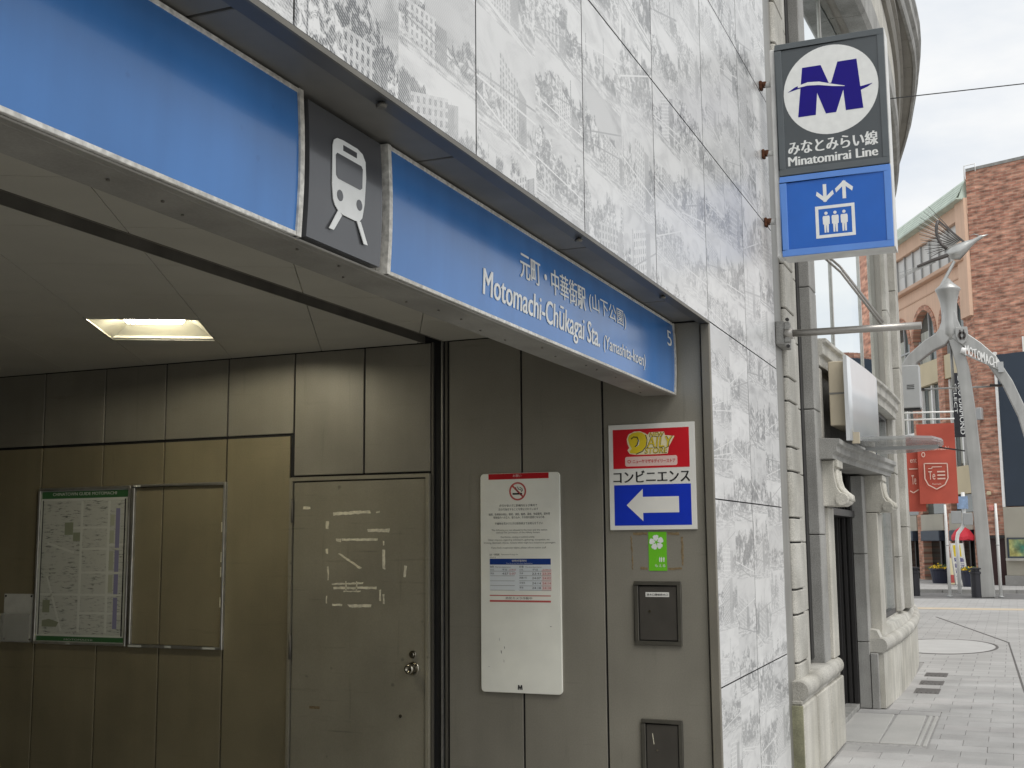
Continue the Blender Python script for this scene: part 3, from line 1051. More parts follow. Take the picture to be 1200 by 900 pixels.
# ---- door in the side wall
dr = MB().rect(FW, -3.92, -3.048, 0.012, 1.957, -0.012, 0.004).build('door', M['doorm'], st, bevel=0.002)
fr = MB().rect(FW, -3.947, -3.926, 0, 1.985, -0.012, 0.016).rect(FW, -3.042, -3.018, 0, 1.985, -0.012, 0.016).rect(FW, -3.926, -3.042, 1.963, 1.985, -0.012, 0.016)
fr.build('door_frame', M['doorm'], dr, bevel=0.002)
for z in (1.72, 0.93, 0.2):
    MB().tube([FW.p(-3.925, z, 0.014), FW.p(-3.925, z + 0.14, 0.014)], 0.009, 8).build('hinge', M['trim'], dr)
MB().disc(FW, -3.122, 0.979, 0.022, 0.004, 0.016, 20).disc(FW, -3.122, 0.979, 0.012, 0.016, 0.024, 16).build('lock', M['chrome'], dr, bevel=0.002)
kn = MB().ring(FW, -3.122, 0.903, 0.022, 0.037, 0.004, 0.012, 28)
kn.build('knob_rose', M['chrome'], dr, bevel=0.003)
rings = [[FW.p(-3.122 + r * math.cos(k * 6.28319 / 24), 0.903 + r * math.sin(k * 6.28319 / 24), n) for k in range(24)] for r, n in ((0.012, 0.004), (0.012, 0.03), (0.026, 0.04), (0.030, 0.055), (0.024, 0.066), (0.016, 0.068), (0.013, 0.062), (0.002, 0.060))]
MB().loft(rings, True).build('knob', M['chrome'], dr)
MB().disc(FW, -3.2, 0.641, 0.009, 0.004, 0.010, 14).build('bolt_head', M['chrome'], dr)
TAPES = [[(3.854, 1.814), (3.807, 1.813), (3.807, 1.797), (3.854, 1.798)], [(3.649, 1.776), (3.405, 1.784), (3.399, 1.766), (3.646, 1.758)], [(3.364, 1.776), (3.338, 1.78), (3.34, 1.767), (3.364, 1.765)], [(3.698, 1.727), (3.677, 1.727), (3.683, 1.678), (3.698, 1.68)], [(3.421, 1.676), (3.276, 1.678), (3.279, 1.657), (3.417, 1.661)], [(3.59, 1.624), (3.353, 1.624), (3.353, 1.61), (3.587, 1.61)], [(3.63, 1.625), (3.593, 1.624), (3.595, 1.605), (3.624, 1.608)], [(3.612, 1.536), (3.6, 1.538), (3.456, 1.455), (3.467, 1.448)], [(3.323, 1.559), (3.305, 1.559), (3.304, 1.448), (3.319, 1.451)], [(3.698, 1.566), (3.681, 1.566), (3.684, 1.536), (3.696, 1.538)], [(3.685, 1.463), (3.676, 1.463), (3.675, 1.384), (3.682, 1.384)], [(3.655, 1.367), (3.446, 1.374), (3.446, 1.364), (3.653, 1.358)], [(3.644, 1.347), (3.357, 1.349), (3.359, 1.336), (3.641, 1.334)], [(3.575, 1.325), (3.462, 1.325), (3.462, 1.32), (3.575, 1.319)], [(3.34, 1.333), (3.329, 1.333), (3.331, 1.269), (3.339, 1.271)], [(3.318, 1.309), (3.307, 1.31), (3.306, 1.252), (3.317, 1.254)], [(3.648, 1.25), (3.582, 1.251), (3.585, 1.239), (3.646, 1.24)], [(3.548, 1.247), (3.391, 1.251), (3.395, 1.234), (3.534, 1.232)], [(3.182, 1.468), (3.162, 1.468), (3.171, 1.401), (3.184, 1.406)], [(3.692, 1.296), (3.685, 1.296), (3.685, 1.252), (3.692, 1.252)], [(3.32, 1.607), (3.309, 1.607), (3.311, 1.583), (3.317, 1.583)], [(3.565, 1.382), (3.556, 1.382), (3.556, 1.332), (3.565, 1.332)], [(3.492, 1.38), (3.484, 1.38), (3.486, 1.325), (3.494, 1.325)]]
rr = random.Random(3)


def ragged(q, amp, step=0.016):
    """torn outline: split the long edges and jitter them"""
    out = []
    for i in range(4):
        a, c = Vector(q[i]), Vector(q[(i + 1) % 4])
        n = max(1, int((c - a).length / step))
        for k in range(n):
            p = a.lerp(c, k / n)
            out.append((-(p.x + rr.uniform(-amp, amp)), p.y + rr.uniform(-amp, amp)))
    return out


for q in TAPES:
    MB().slab(FW, ragged(q, 0.0022), 0.004, 0.0055).build('tape_remnant', M['tapewhite'], dr)
MB().rect(FW, -3.794, -3.725, 0.655, 0.670, 0.004, 0.0055).build('yellow_label', M['tapebrown'], dr)

# ---- ceiling lamp
lp = thing('ceiling_light', tuple(e1 * 6.36 + e2 * -1.215) + (CZ,), 'lit square recessed lamp with cream reflector in the hall ceiling', 'lamp')
Pl = lambda a, c, z: tuple(e1 * (6.065 + a) + e2 * (-1.5 + c)) + (z,)
t = MB()
o4 = [(0.004, 0.004), (GA + 0.03, 0.004), (GA + 0.03, GB - 0.004), (0.004, GB - 0.004)]
i4 = [(0.10, 0.13), (GA - 0.11, 0.13), (GA - 0.11, GB - 0.13), (0.10, GB - 0.13)]
t.add([Pl(a, c, CZ - 0.002) for a, c in o4] + [Pl(a, c, CZ + 0.085) for a, c in i4], [(0, 1, 5, 4), (1, 2, 6, 5), (2, 3, 7, 6), (3, 0, 4, 7), (4, 5, 6, 7)])
t.build('reflector', M['lampin'], lp)
t = MB()
for (a, c) in (((0.0, 0.0), (GA + 0.034, 0.0)), ((GA + 0.034, 0.0), (GA + 0.034, GB)), ((GA + 0.034, GB), (0.0, GB)), ((0.0, GB), (0.0, 0.0))):
    t.bar(Pl(*a, CZ - 0.002), Pl(*c, CZ - 0.002), 0.012, 0.010)
t.build('rim', M['lampin'], lp)
t = MB()
q = [(0.20, 0.13), (0.36, 0.13), (0.36, GB - 0.13), (0.20, GB - 0.13)]
t.prism([Pl(a, c, CZ + 0.035) for a, c in q], (0, 0, 0.045))
t.build('lamp_tube', M['lamp'], lp, bevel=0.012, seg=2)

# ================================================================ station name sign over the opening
sg = thing('station_name_sign', (3.0, 1.6, 2.345), 'long blue station name sign with train pictogram over the entrance', 'sign')
SY, SZ0, SZ1 = 1.583, 2.349, 2.727
SF = Fr((0, SY, 0), (1, 0, 0))
BUL = 0.007
zc, hh = (SZ0 + SZ1) / 2, (SZ1 - SZ0) / 2 - 0.012
surf = lambda v: BUL * max(0.0, 1 - ((v - zc) / hh) ** 2)


def bulged(x0, x1, z0, z1, mat, name):
    k = 24
    prof = [(z0 + (z1 - z0) * i / k) for i in range(k + 1)]
    ring_ = lambda x: [(x, SY - surf(z), z) for z in prof] + [(x, SY + 0.03, z1), (x, SY + 0.03, z0)]
    t = MB().loft([ring_(x0), ring_(x1)], False)
    o = t.build(name, mat, sg)
    return o


tr = 0.011
segs = [(-1.70, 0.60, 'blue'), (0.63, 2.418, 'blue'), (2.446, 2.843, 'slate'), (2.872, 5.975, 'blue')]
for x0, x1, mt in segs:
    face = bulged(x0 + tr, x1 - tr, SZ0 + tr, SZ1 - tr, M[mt], 'blue_panel' if mt == 'blue' else 'pictogram_panel')
    if mt == 'blue':
        MB().rect(SF, x0, x1, SZ0, SZ0 + tr, -0.03, 0.004).rect(SF, x0, x1, SZ1 - tr, SZ1, -0.03, 0.004).build('edge_trim', M['whitetrim'], sg, bevel=0.001)
        for xa, xb in ((x0 - 0.008, x0 + tr), (x1 - tr, x1 + 0.008)):
            if xb > 5.98:
                xb = 5.984
            ring_ = lambda x: [(x, SY - 0.006 - surf(SZ0 + (SZ1 - SZ0) * i / 8), SZ0 + (SZ1 - SZ0) * i / 8) for i in range(9)] + [(x, SY + 0.03, SZ1), (x, SY + 0.03, SZ0)]
            MB().loft([ring_(xa), ring_(xb)]).build('end_trim', M['whitetrim'], sg)
MB().box(-1.70, 5.93, SY + 0.031, 1.745, 2.345, 2.733).box(-1.70, 5.93, SY + 0.003, SY + 0.0305, 2.343, 2.3485).build('sign_box', M['beam'], sg, bevel=0.004)
rr = random.Random(5)
for k in range(20):
    x_ = 1.3 + k * 0.23 + rr.uniform(-0.1, 0.1)
    MB().lathe((x_, rr.choice((1.64, 1.70, 1.67)), 2.3405), [(0.004, 0), (0.004, 0.003)], 8, False).build('screw', M['trim'], sg)
WHT = M['white']
text(SF, '元町・中華街駅', 3.846, 4.555, 2.540, 2.640, 0.0020, WHT, sg, bold=0.018, surf=surf)
text(SF, '(山下公園)', 4.60, 5.115, 2.550, 2.636, 0.0020, WHT, sg, bold=0.002, surf=surf)
text(SF, 'Motomachi-Chūkagai Sta.', 3.523, 4.735, 2.388, 2.510, 0.0020, WHT, sg, bold=0.018, surf=surf)
text(SF, '(Yamashita-koen)', 4.79, 5.42, 2.405, 2.480, 0.0020, WHT, sg, bold=0.006, surf=surf)
text(SF, '5', 5.832, 5.915, 2.592, 2.672, 0.0020, WHT, sg, bold=0.0, surf=surf)
# train pictogram
F2 = Fr((0, SY - BUL - 0.001, 0), (1, 0, 0))
body = [(2.562, 2.628), (2.568, 2.644), (2.584, 2.653), (2.612, 2.656), (2.687, 2.656), (2.716, 2.649), (2.732, 2.631), (2.736, 2.586), (2.729, 2.512), (2.717, 2.470), (2.702, 2.457), (2.68, 2.454), (2.616, 2.454), (2.594, 2.459), (2.576, 2.471), (2.567, 2.485), (2.561, 2.525)]
pic = MB().slab(F2, body, 0, 0.002)
pic.slab(F2, [(2.594, 2.462), (2.612, 2.451), (2.572, 2.403), (2.549, 2.402)], 0, 0.0022).slab(F2, [(2.688, 2.456), (2.709, 2.458), (2.747, 2.402), (2.727, 2.401)], 0, 0.0022)
pic.build('train_pictogram', WHT, sg)
pic = MB().slab(F2, [(2.614, 2.643), (2.684, 2.643), (2.684, 2.628), (2.614, 2.628)], 0.002, 0.003)
pic.slab(F2, [(2.584, 2.613), (2.708, 2.613), (2.716, 2.606), (2.714, 2.552), (2.703, 2.545), (2.590, 2.545), (2.580, 2.552), (2.577, 2.606)], 0.002, 0.003)
pic.disc(F2, 2.600, 2.502, 0.015, 0.002, 0.003, 20).disc(F2, 2.700, 2.502, 0.015, 0.002, 0.003, 20)
pic.build('train_windows', M['slate'], sg)

# ================================================================ things on the side wall
# ---- notice board
nb = thing('notice_board', (W, 2.47, 0.795), 'tall white rules and timetable board with no smoking symbol on the side wall', 'notice board')


def rounded(u0, u1, v0, v1, r, k=6):
    out = []
    for cx, cy, a0 in ((u1 - r, v1 - r, 0), (u0 + r, v1 - r, 90), (u0 + r, v0 + r, 180), (u1 - r, v0 + r, 270)):
        for i in range(k + 1):
            a = R(a0 + 90 * i / k)
            out.append((cx + r * math.cos(a), cy + r * math.sin(a)))
    return out


MB().slab(FW, rounded(-2.702, -2.234, 0.795, 1.970, 0.022), 0.001, 0.016).build('board', M['paper'], nb, bevel=0.002)
n0 = 0.016


def lines(parent, items, F=FW, n=n0 + 0.0006, mat=None):
    for body_, ya, yb, z, h, mk in items:
        text(F, body_, -ya, -yb, z - h / 2, z + h / 2, n, M[mk], parent, 'printed_line')


MB().rect(FW, -2.652, -2.296, 1.937, 1.968, n0, n0 + 0.0006).build('red_band', M['red'], nb)
text(FW, 'お願い', -2.505, -2.455, 1.948, 1.962, n0 + 0.001, M['tablepink'], nb, 'printed_line')
ns = MB().ring(FW, -2.478, 1.870, 0.041, 0.050, n0, n0 + 0.0012)
ns.slab(FW, [(-2.512, 1.896), (-2.505, 1.903), (-2.444, 1.844), (-2.451, 1.837)], n0, n0 + 0.0010)
ns.build('no_smoking_ring', M['redink'], nb)
ci = MB().rect(FW, -2.508, -2.468, 1.852, 1.861, n0, n0 + 0.0014).rect(FW, -2.463, -2.452, 1.852, 1.861, n0, n0 + 0.0014)
ci.tube([FW.p(-2.472, 1.866, n0), FW.p(-2.486, 1.878, n0), FW.p(-2.490, 1.892, n0)], 0.0022, 6).tube([FW.p(-2.455, 1.866, n0), FW.p(-2.458, 1.878, n0), FW.p(-2.474, 1.882, n0), FW.p(-2.478, 1.895, n0)], 0.0022, 6).tube([FW.p(-2.449, 1.870, n0), FW.p(-2.452, 1.884, n0), FW.p(-2.466, 1.892, n0)], 0.002, 6)
ci.build('cigarette_symbol', M['ink'], nb)
lines(nb, [
    ('許可を受けずに駅構内および車内で', 2.587, 2.364, 1.793, 0.0135, 'ink'), ('次の行為をすることを禁止されています', 2.593, 2.359, 1.773, 0.0135, 'ink'),
    ('喫煙、危険物の持込、寄附、演説、勧誘、募金、物品販売、配布等', 2.651, 2.291, 1.746, 0.0135, 'ink'), ('駅施設内への立入、座り込み、その他の迷惑となる行為', 2.623, 2.324, 1.729, 0.0135, 'ink'),
    ('不審物を見かけた方は駅係員までお知らせ下さい', 2.615, 2.332, 1.696, 0.0135, 'ink'),
    ('The following are not allowed in the train and the station', 2.635, 2.308, 1.659, 0.0125, 'greyink'), ('without the permission of the railway bureau.', 2.609, 2.349, 1.646, 0.0125, 'greyink'),
    ('Distribution, vending or political activity.', 2.580, 2.380, 1.6215, 0.012, 'greyink'), ('Other requests regarding solicitation, gathering, occupation, etc.', 2.657, 2.292, 1.6065, 0.012, 'greyink'),
    ('Smoking, flammable objects. Actions which might be a nuisance to passengers.', 2.682, 2.260, 1.5905, 0.012, 'greyink'),
    ('If you find a suspicious object, please inform station staff.', 2.636, 2.314, 1.564, 0.0125, 'greyink'),
    ('元町・中華街駅', 2.649, 2.589, 1.528, 0.011, 'ink'), ('Motomachi-Chukagai Sta.', 2.578, 2.478, 1.528, 0.008, 'greyink'), ('みなとみらい線', 2.647, 2.612, 1.514, 0.007, 'ink')])
MB().rect(FW, -2.647, -2.290, 1.474, 1.506, n0, n0 + 0.0006).build('blue_band', M['navyband'], nb)
MB().rect(FW, -2.647, -2.290, 1.335, 1.472, n0, n0 + 0.0003).build('table_tint', M['cyantint'], nb)
MB().rect(FW, -2.343, -2.286, 1.335, 1.448, n0, n0 + 0.0005).build('red_column_tint', M['tablepink'], nb)
text(FW, '始発終電時刻', -2.516, -2.430, 1.489, 1.501, n0 + 0.0012, M['paper'], nb, 'printed_line')
text(FW, 'The first and the last departures', -2.55, -2.395, 1.477, 1.484, n0 + 0.0012, M['cyantint'], nb, 'printed_line')
rl = MB()
for z in (1.439, 1.414, 1.387, 1.362, 1.337):
    rl.rect(FW, -2.645, -2.500, z - 0.0008, z + 0.0008, n0, n0 + 0.0009)
for z in (1.439, 1.415, 1.388, 1.361, 1.338):
    rl.rect(FW, -2.473, -2.290, z - 0.0008, z + 0.0008, n0, n0 + 0.0009)
rl.build('table_rules', M['greyink'], nb)
lines(nb, [('始発', 2.645, 2.623, 1.463, 0.011, 'ink'), ('The first departures', 2.615, 2.524, 1.460, 0.008, 'greyink'), ('終電', 2.472, 2.447, 1.463, 0.011, 'ink'), ('The last departures', 2.437, 2.344, 1.460, 0.008, 'greyink'),
           ('行先', 2.645, 2.622, 1.447, 0.009, 'greyink'), ('平日', 2.573, 2.545, 1.447, 0.009, 'ink'), ('土休日', 2.533, 2.493, 1.447, 0.009, 'redink'), ('行先', 2.472, 2.450, 1.447, 0.009, 'greyink'), ('平日', 2.396, 2.366, 1.447, 0.009, 'ink'), ('土休日', 2.338, 2.291, 1.447, 0.009, 'redink'),
           ('渋谷', 2.645, 2.622, 1.427, 0.010, 'ink'), ('4:57', 2.573, 2.537, 1.426, 0.011, 'ink'), ('5:07', 2.531, 2.493, 1.426, 0.011, 'redink')], n=n0 + 0.0012)
for nm, a, c, z in (('渋谷', '23:41', '23:39', 1.426), ('武蔵小杉', '24:07', '24:02', 1.402), ('元住吉', '24:14', '24:14', 1.375), ('菊名', '24:18', '24:18', 1.350)):
    lines(nb, [(nm, 2.472, 2.472 - 0.011 * len(nm), z + 0.002, 0.010, 'ink'), (a, 2.398, 2.348, z, 0.011, 'ink'), (c, 2.338, 2.290, z, 0.011, 'redink')], n=n0 + 0.0012)
MB().rect(FW, -2.648, -2.292, 1.306, 1.311, n0, n0 + 0.0006).rect(FW, -2.648, -2.292, 1.274, 1.284, n0, n0 + 0.0006).build('red_bars', M['redink'], nb)
lines(nb, [('防犯カメラ作動中', 2.553, 2.399, 1.295, 0.0125, 'ink')])
mk = MB().slab(FW, [(-2.488, 0.813), (-2.486, 0.838), (-2.479, 0.838), (-2.474, 0.826), (-2.469, 0.838), (-2.462, 0.838), (-2.460, 0.813), (-2.467, 0.813), (-2.468, 0.826), (-2.472, 0.813), (-2.476, 0.813), (-2.480, 0.826), (-2.481, 0.813)], n0, n0 + 0.0008)
mk.build('line_mark', M['ink'], nb)
sc2 = MB()
for y, z, w_, h_ in ((2.585, 1.02, 0.006, 0.022), (2.565, 1.04, 0.004, 0.016), (2.594, 1.085, 0.002, 0.02), (2.568, 0.97, 0.002, 0.02), (2.30, 1.15, 0.012, 0.004), (2.66, 0.93, 0.01, 0.002)):
    sc2.slab(FW, [(-y, z), (-y + w_, z - h_ * 0.4), (-y + w_ * 0.8, z - h_), (-y + w_ * 0.2, z - h_ * 0.7)], n0, n0 + 0.0006)
sc2.build('scuff_marks', M['greyink'], nb)

# ---- convenience store sign
cs = thing('store_sign', (W, 1.72, 1.652), 'white, red and blue convenience store direction sign with arrow pointing left', 'sign')
MB().rect(FW, -1.955, -1.487, 1.653, 2.2075, 0.001, 0.010).build('board', M['cardwhite'], cs, bevel=0.0015)
n0 = 0.010
MB().rect(FW, -1.930, -1.517, 1.974, 2.181, n0, n0 + 0.0006).build('red_field', M['cardred'], cs)
MB().rect(FW, -1.928, -1.514, 1.676, 1.888, n0, n0 + 0.0006).build('blue_field', M['cardblue'], cs)
MB().slab(FW, [(-u, v) for u, v in [(1.861, 1.782), (1.772, 1.866), (1.772, 1.824), (1.579, 1.824), (1.579, 1.741), (1.772, 1.741), (1.772, 1.698)]], n0, n0 + 0.0013).build('arrow', M['cardwhite'], cs)
MB().slab(FW, rounded(-1.864, -1.582, 1.985, 2.036, 0.010), n0, n0 + 0.0012).build('name_strip', M['pink'], cs)
text(FW, 'コンビニエンス', -1.929, -1.518, 1.900, 1.962, n0 + 0.0008, M['ink'], cs, bold=0.03)
MB().ring(FW, -1.842, 2.0105, 0.006, 0.009, n0, n0 + 0.0018).build('small_emblem', M['cardred'], cs)
text(FW, 'ニューヤマザキデイリーストア', -1.822, -1.592, 2.000, 2.021, n0 + 0.0018, M['cardred'], cs, bold=0.02)
blob = [(1.853, 2.13), (1.843, 2.154), (1.812, 2.168), (1.779, 2.169), (1.753, 2.158), (1.737, 2.148), (1.729, 2.161), (1.649, 2.162), (1.645, 2.143), (1.594, 2.137), (1.625, 2.083), (1.632, 2.047), (1.676, 2.045), (1.804, 2.045), (1.838, 2.051), (1.851, 2.07), (1.840, 2.083), (1.850, 2.105)]
MB().slab(FW, [(-u, v) for u, v in blob], n0, n0 + 0.0012).build('logo_outline', M['cream'], cs)
Dd = [(1.846, 2.13), (1.839, 2.148), (1.822, 2.160), (1.792, 2.165), (1.768, 2.161), (1.751, 2.147), (1.744, 2.122), (1.748, 2.092), (1.768, 2.066), (1.804, 2.051), (1.835, 2.055), (1.838, 2.066), (1.826, 2.078), (1.838, 2.100)]
MB().slab(FW, [(-u, v) for u, v in Dd], n0, n0 + 0.0020).build('logo_initial', M['yellow'], cs)
dk = MB()
dk.tube([FW.p(-1.829, 2.128, n0 + 0.002), FW.p(-1.815, 2.140, n0 + 0.002), FW.p(-1.795, 2.138, n0 + 0.002), FW.p(-1.788, 2.12, n0 + 0.002), FW.p(-1.797, 2.095, n0 + 0.002), FW.p(-1.808, 2.088, n0 + 0.002)], [0.002, 0.003, 0.003, 0.003, 0.003, 0.002], 6)
dk.tube([FW.p(-1.749, 2.148, n0 + 0.001), FW.p(-1.741, 2.122, n0 + 0.001), FW.p(-1.746, 2.09, n0 + 0.001), FW.p(-1.768, 2.062, n0 + 0.001), FW.p(-1.804, 2.048, n0 + 0.001)], 0.0022, 6)
dk.build('logo_shading', M['ink'], cs)
MB().slab(FW, [(-1.795, 2.134), (-1.783, 2.120), (-1.786, 2.098), (-1.803, 2.086), (-1.794, 2.104), (-1.792, 2.120)], n0 + 0.002, n0 + 0.0026).build('logo_counter', M['cardwhite'], cs)
for body_, a, c, z0, z1, mk_ in (('AILY', 1.742, 1.606, 2.083, 2.136, 'yellow'), ('NEW', 1.726, 1.652, 2.139, 2.158, 'yellow'), ('STORE', 1.754, 1.636, 2.052, 2.078, 'yellow')):
    text(FW, body_, -a - 0.002, -c + 0.003, z0 - 0.0025, z1 + 0.002, n0 + 0.0016, M['ink'], cs, 'logo_letter_shadow', bold=0.03, shear=0.15)
    text(FW, body_, -a, -c, z0, z1, n0 + 0.0024, M[mk_], cs, 'logo_lettering', bold=0.012, shear=0.15)

# ---- green flower sticker with old adhesive round it
fs = thing('flower_sticker', (W, 1.70, 1.442), 'bright green sticker with white flower below the store sign', 'sticker')
MB().rect(FW, -1.7505, -1.6535, 1.442, 1.642, 0.0003, 0.0018).build('sheet', M['lime'], fs)
pt = MB()
for k in range(5):
    a = R(90 + 72 * k + 8)
    c, s = math.cos(a), math.sin(a)
    cu_, cv_ = -1.707, 1.588
    pts = [(0.006, 0.0), (0.018, 0.013), (0.033, 0.015), (0.039, 0.005), (0.036, 0.0), (0.039, -0.005), (0.033, -0.015), (0.018, -0.013)]
    pt.slab(FW, [(cu_ + c * p - s * q_, cv_ + s * p + c * q_) for p, q_ in pts], 0.0018, 0.0026)
pt.build('white_flower', M['white'], fs)
st2 = MB()
for u in (-1.694, -1.684, -1.672):
    st2.slab(FW, [(u, 1.487), (u + 0.0045, 1.487), (u + 0.006, 1.505), (u + 0.003, 1.514), (u - 0.001, 1.505)], 0.0018, 0.0026)
st2.build('white_mark', M['white'], fs)
text(FW, 'もえる', -1.718, -1.663, 1.461, 1.476, 0.0024, M['white'], fs)
ad = thing('adhesive_patch', (W, 1.70, 1.446), 'brown remains of old tape in a rectangle around the green sticker', 'tape residue')
rr = random.Random(11)
for q in ([(1.834, 1.640), (1.757, 1.640), (1.757, 1.627), (1.834, 1.627)], [(1.648, 1.638), (1.585, 1.637), (1.585, 1.625), (1.648, 1.626)], [(1.846, 1.62), (1.840, 1.62), (1.836, 1.447), (1.841, 1.447)], [(1.578, 1.613), (1.566, 1.613), (1.566, 1.47), (1.576, 1.47)], [(1.795, 1.462), (1.757, 1.457), (1.757, 1.446), (1.795, 1.448)], [(1.648, 1.457), (1.573, 1.459), (1.575, 1.448), (1.648, 1.446)]):
    MB().slab(FW, ragged(q, 0.0025, 0.012), 0.0003, 0.0014).build('tape_remnant', M['tapebrown'], ad)

# ---- two steel hatches
for k, (ya, yb, za, zb, lab) in enumerate(((1.831, 1.582, 1.064, 1.389, 'dark steel wall hatch with white label strip under the green sticker'), (1.808, 1.593, 0.36, 0.695, 'scratched dark steel wall hatch without a label low on the side wall'))):
    h = thing('wall_hatch', (W, (ya + yb) / 2, za), lab, 'hatch')
    MB().frame(FW, -ya, -yb, za, zb, 0.021, 0.0, 0.014).build('hatch_frame', M['hatchf'], h, bevel=0.002)
    MB().rect(FW, -ya + 0.021, -yb - 0.021, za + 0.021, zb - 0.021, -0.0005, 0.001).build('gap', M['dark'], h)
    MB().rect(FW, -ya + 0.026, -yb - 0.026, za + 0.026, zb - 0.026, 0.001, 0.008).build('hatch_door', M['hatch'], h, bevel=0.0015)
    MB().disc(FW, -ya + 0.082, zb - 0.153, 0.006, 0.008, 0.012, 14).build('lock', M['chrome'], h)
    if k == 0:
        MB().rect(FW, -1.770, -1.645, 1.309, 1.333, 0.008, 0.0088).build('label_strip', M['cardwhite'], h)
        text(FW, '送水口連結放水口', -1.764, -1.651, 1.315, 1.327, 0.0093, M['ink'], h, bold=0.02)
    else:
        MB().slab(FW, [(-1.752, 0.622), (-1.749, 0.626), (-1.742, 0.572), (-1.745, 0.570)], 0.008, 0.0088).build('scratch', M['tapewhite'], h)

# ---- map poster, empty frame, leaflet holder
mp_ = thing('map_poster', (W, 5.5, 0.975), 'framed area map with green header on the left of the side wall', 'map')
ya, yb, za, zb = 5.880, 5.128, 0.972, 1.970
MB().frame(FW, -ya, -yb, za, zb, 0.016, 0.0, 0.022).build('frame', M['alu'], mp_, bevel=0.002)
MB().rect(FW, -ya + 0.016, -yb - 0.016, za + 0.016, zb - 0.016, 0.001, 0.006).build('sheet', M['mapwhite'], mp_)
MB().rect(FW, -ya + 0.018, -yb - 0.018, zb - 0.070, zb - 0.024, 0.006, 0.0068).rect(FW, -ya + 0.018, -yb - 0.018, za + 0.02, za + 0.050, 0.006, 0.0068).build('green_band', M['green'], mp_)
text(FW, 'CHINATOWN GUIDE MOTOMACHI', -5.77, -5.245, 1.918, 1.938, 0.0074, M['mapwhite'], mp_, bold=0.01)
text(FW, 'MOTOMACHI', -5.63, -5.40, 0.998, 1.008, 0.0074, M['mapwhite'], mp_)
MB().rect(FW, -5.845, -5.165, 1.035, 1.885, 0.006, 0.0066).build('printed_map', M['map'], mp_)
sb = MB()
for y in (5.522, 5.302):
    sb.rect(FW, -y - 0.009, -y + 0.009, 1.05, 1.88, 0.0066, 0.0072)
for z, a, c in ((1.71, 5.302, 5.61), (1.575, 5.302, 5.522), (1.425, 5.165, 5.522), (1.285, 5.165, 5.845), (1.17, 5.165, 5.522), (1.60, 5.165, 5.302)):
    sb.rect(FW, -c, -a, z - 0.007, z + 0.007, 0.0066, 0.0071)
sb.slab(FW, [(-5.80, 1.62), (-5.80, 1.605), (-5.58, 1.545), (-5.58, 1.56)], 0.0066, 0.0071)
sb.slab(FW, [(-5.80, 1.40), (-5.785, 1.40), (-5.655, 1.055), (-5.67, 1.055)], 0.0066, 0.0071)
sb.build('map_streets', M['mapwhite'], mp_)
lb = MB()
for z0, z1 in ((1.58, 1.83), (1.43, 1.565), (1.29, 1.415), (1.075, 1.27)):
    lb.rect(FW, -5.245, -5.212, z0, z1, 0.0066, 0.0074)
lb.build('map_river', M['lilac'], mp_)
for q in ([(-5.66, 1.665), (-5.59, 1.665), (-5.59, 1.745), (-5.66, 1.745)], [(-5.588, 1.625), (-5.53, 1.625), (-5.53, 1.68), (-5.588, 1.68)], [(-5.82, 1.08), (-5.70, 1.08), (-5.68, 1.11), (-5.76, 1.13), (-5.82, 1.12)], [(-5.82, 1.17), (-5.76, 1.17), (-5.76, 1.25), (-5.82, 1.25)]):
    MB().slab(FW, q, 0.0066, 0.0074).build('map_park', M['mapolive'], mp_)
lb = MB()
for z0, z1 in ((1.72, 1.79), (1.61, 1.69), (1.44, 1.56), (1.30, 1.41)):
    lb.rect(FW, -5.29, -5.255, z0, z1, 0.0066, 0.0074)
lb.build('map_blocks', M['mapbuff'], mp_)
for a, c in ((-5.852, -5.845), (-5.178, -5.168)):
    MB().rect(FW, a, c, 1.03, 1.89, 0.006, 0.0078).build('map_border', M['ink'], mp_)
MB().rect(FW, -5.60, -5.57, 0.974, 0.984, 0.022, 0.0235).build('sticker', M['mapwhite'], mp_)

ef = thing('poster_frame', (W, 4.75, 0.97), 'empty aluminium poster frame beside the map, wall showing through', 'frame')
ya, yb, za, zb = 5.108, 4.400, 0.969, 1.974
MB().frame(FW, -ya, -yb, za, zb, 0.017, 0.0, 0.024).build('frame', M['alu'], ef, bevel=0.003)
for a, c, v in ((-5.095, -5.045, zb - 0.015), (-5.10, -5.0, za + 0.002), (-4.82, -4.775, za + 0.003), (-4.54, -4.45, za + 0.002)):
    MB().rect(FW, a, c, v, v + 0.012, 0.024, 0.0255).build('tape_scrap', M['mapwhite'], ef)
for z in (1.70, 1.52, 1.43, 1.25):
    MB().rect(FW, -4.432, -4.422, z - 0.03, z + 0.03, 0.0, 0.012).build('glue_remnant', M['tapewhite'], ef)

lh = thing('leaflet_holder', (W, 6.03, 0.98), 'small clear plastic leaflet holder on the wall left of the map', 'holder')
MB().rect(FW, -6.150, -5.900, 0.978, 1.286, 0.001, 0.005).build('back_plate', pm('hazy acrylic', (0.58, 0.58, 0.53), 0.2, 0, 0.1, 10), lh)
MB().rect(FW, -6.150, -5.900, 0.978, 1.16, 0.030, 0.034).rect(FW, -6.150, -5.900, 0.978, 0.983, 0.005, 0.030).rect(FW, -6.150, -6.146, 0.983, 1.16, 0.005, 0.030).build('pocket', glass_mat('clear acrylic', (0.5, 0.5, 0.46), 0.15, 0.5, 0.35), lh)
sc3 = MB()
for u in (-6.135, -5.915):
    for v in (0.995, 1.272):
        sc3.disc(FW, u, v, 0.007, 0.005, 0.009, 10)
sc3.build('screws', M['ink'], lh)

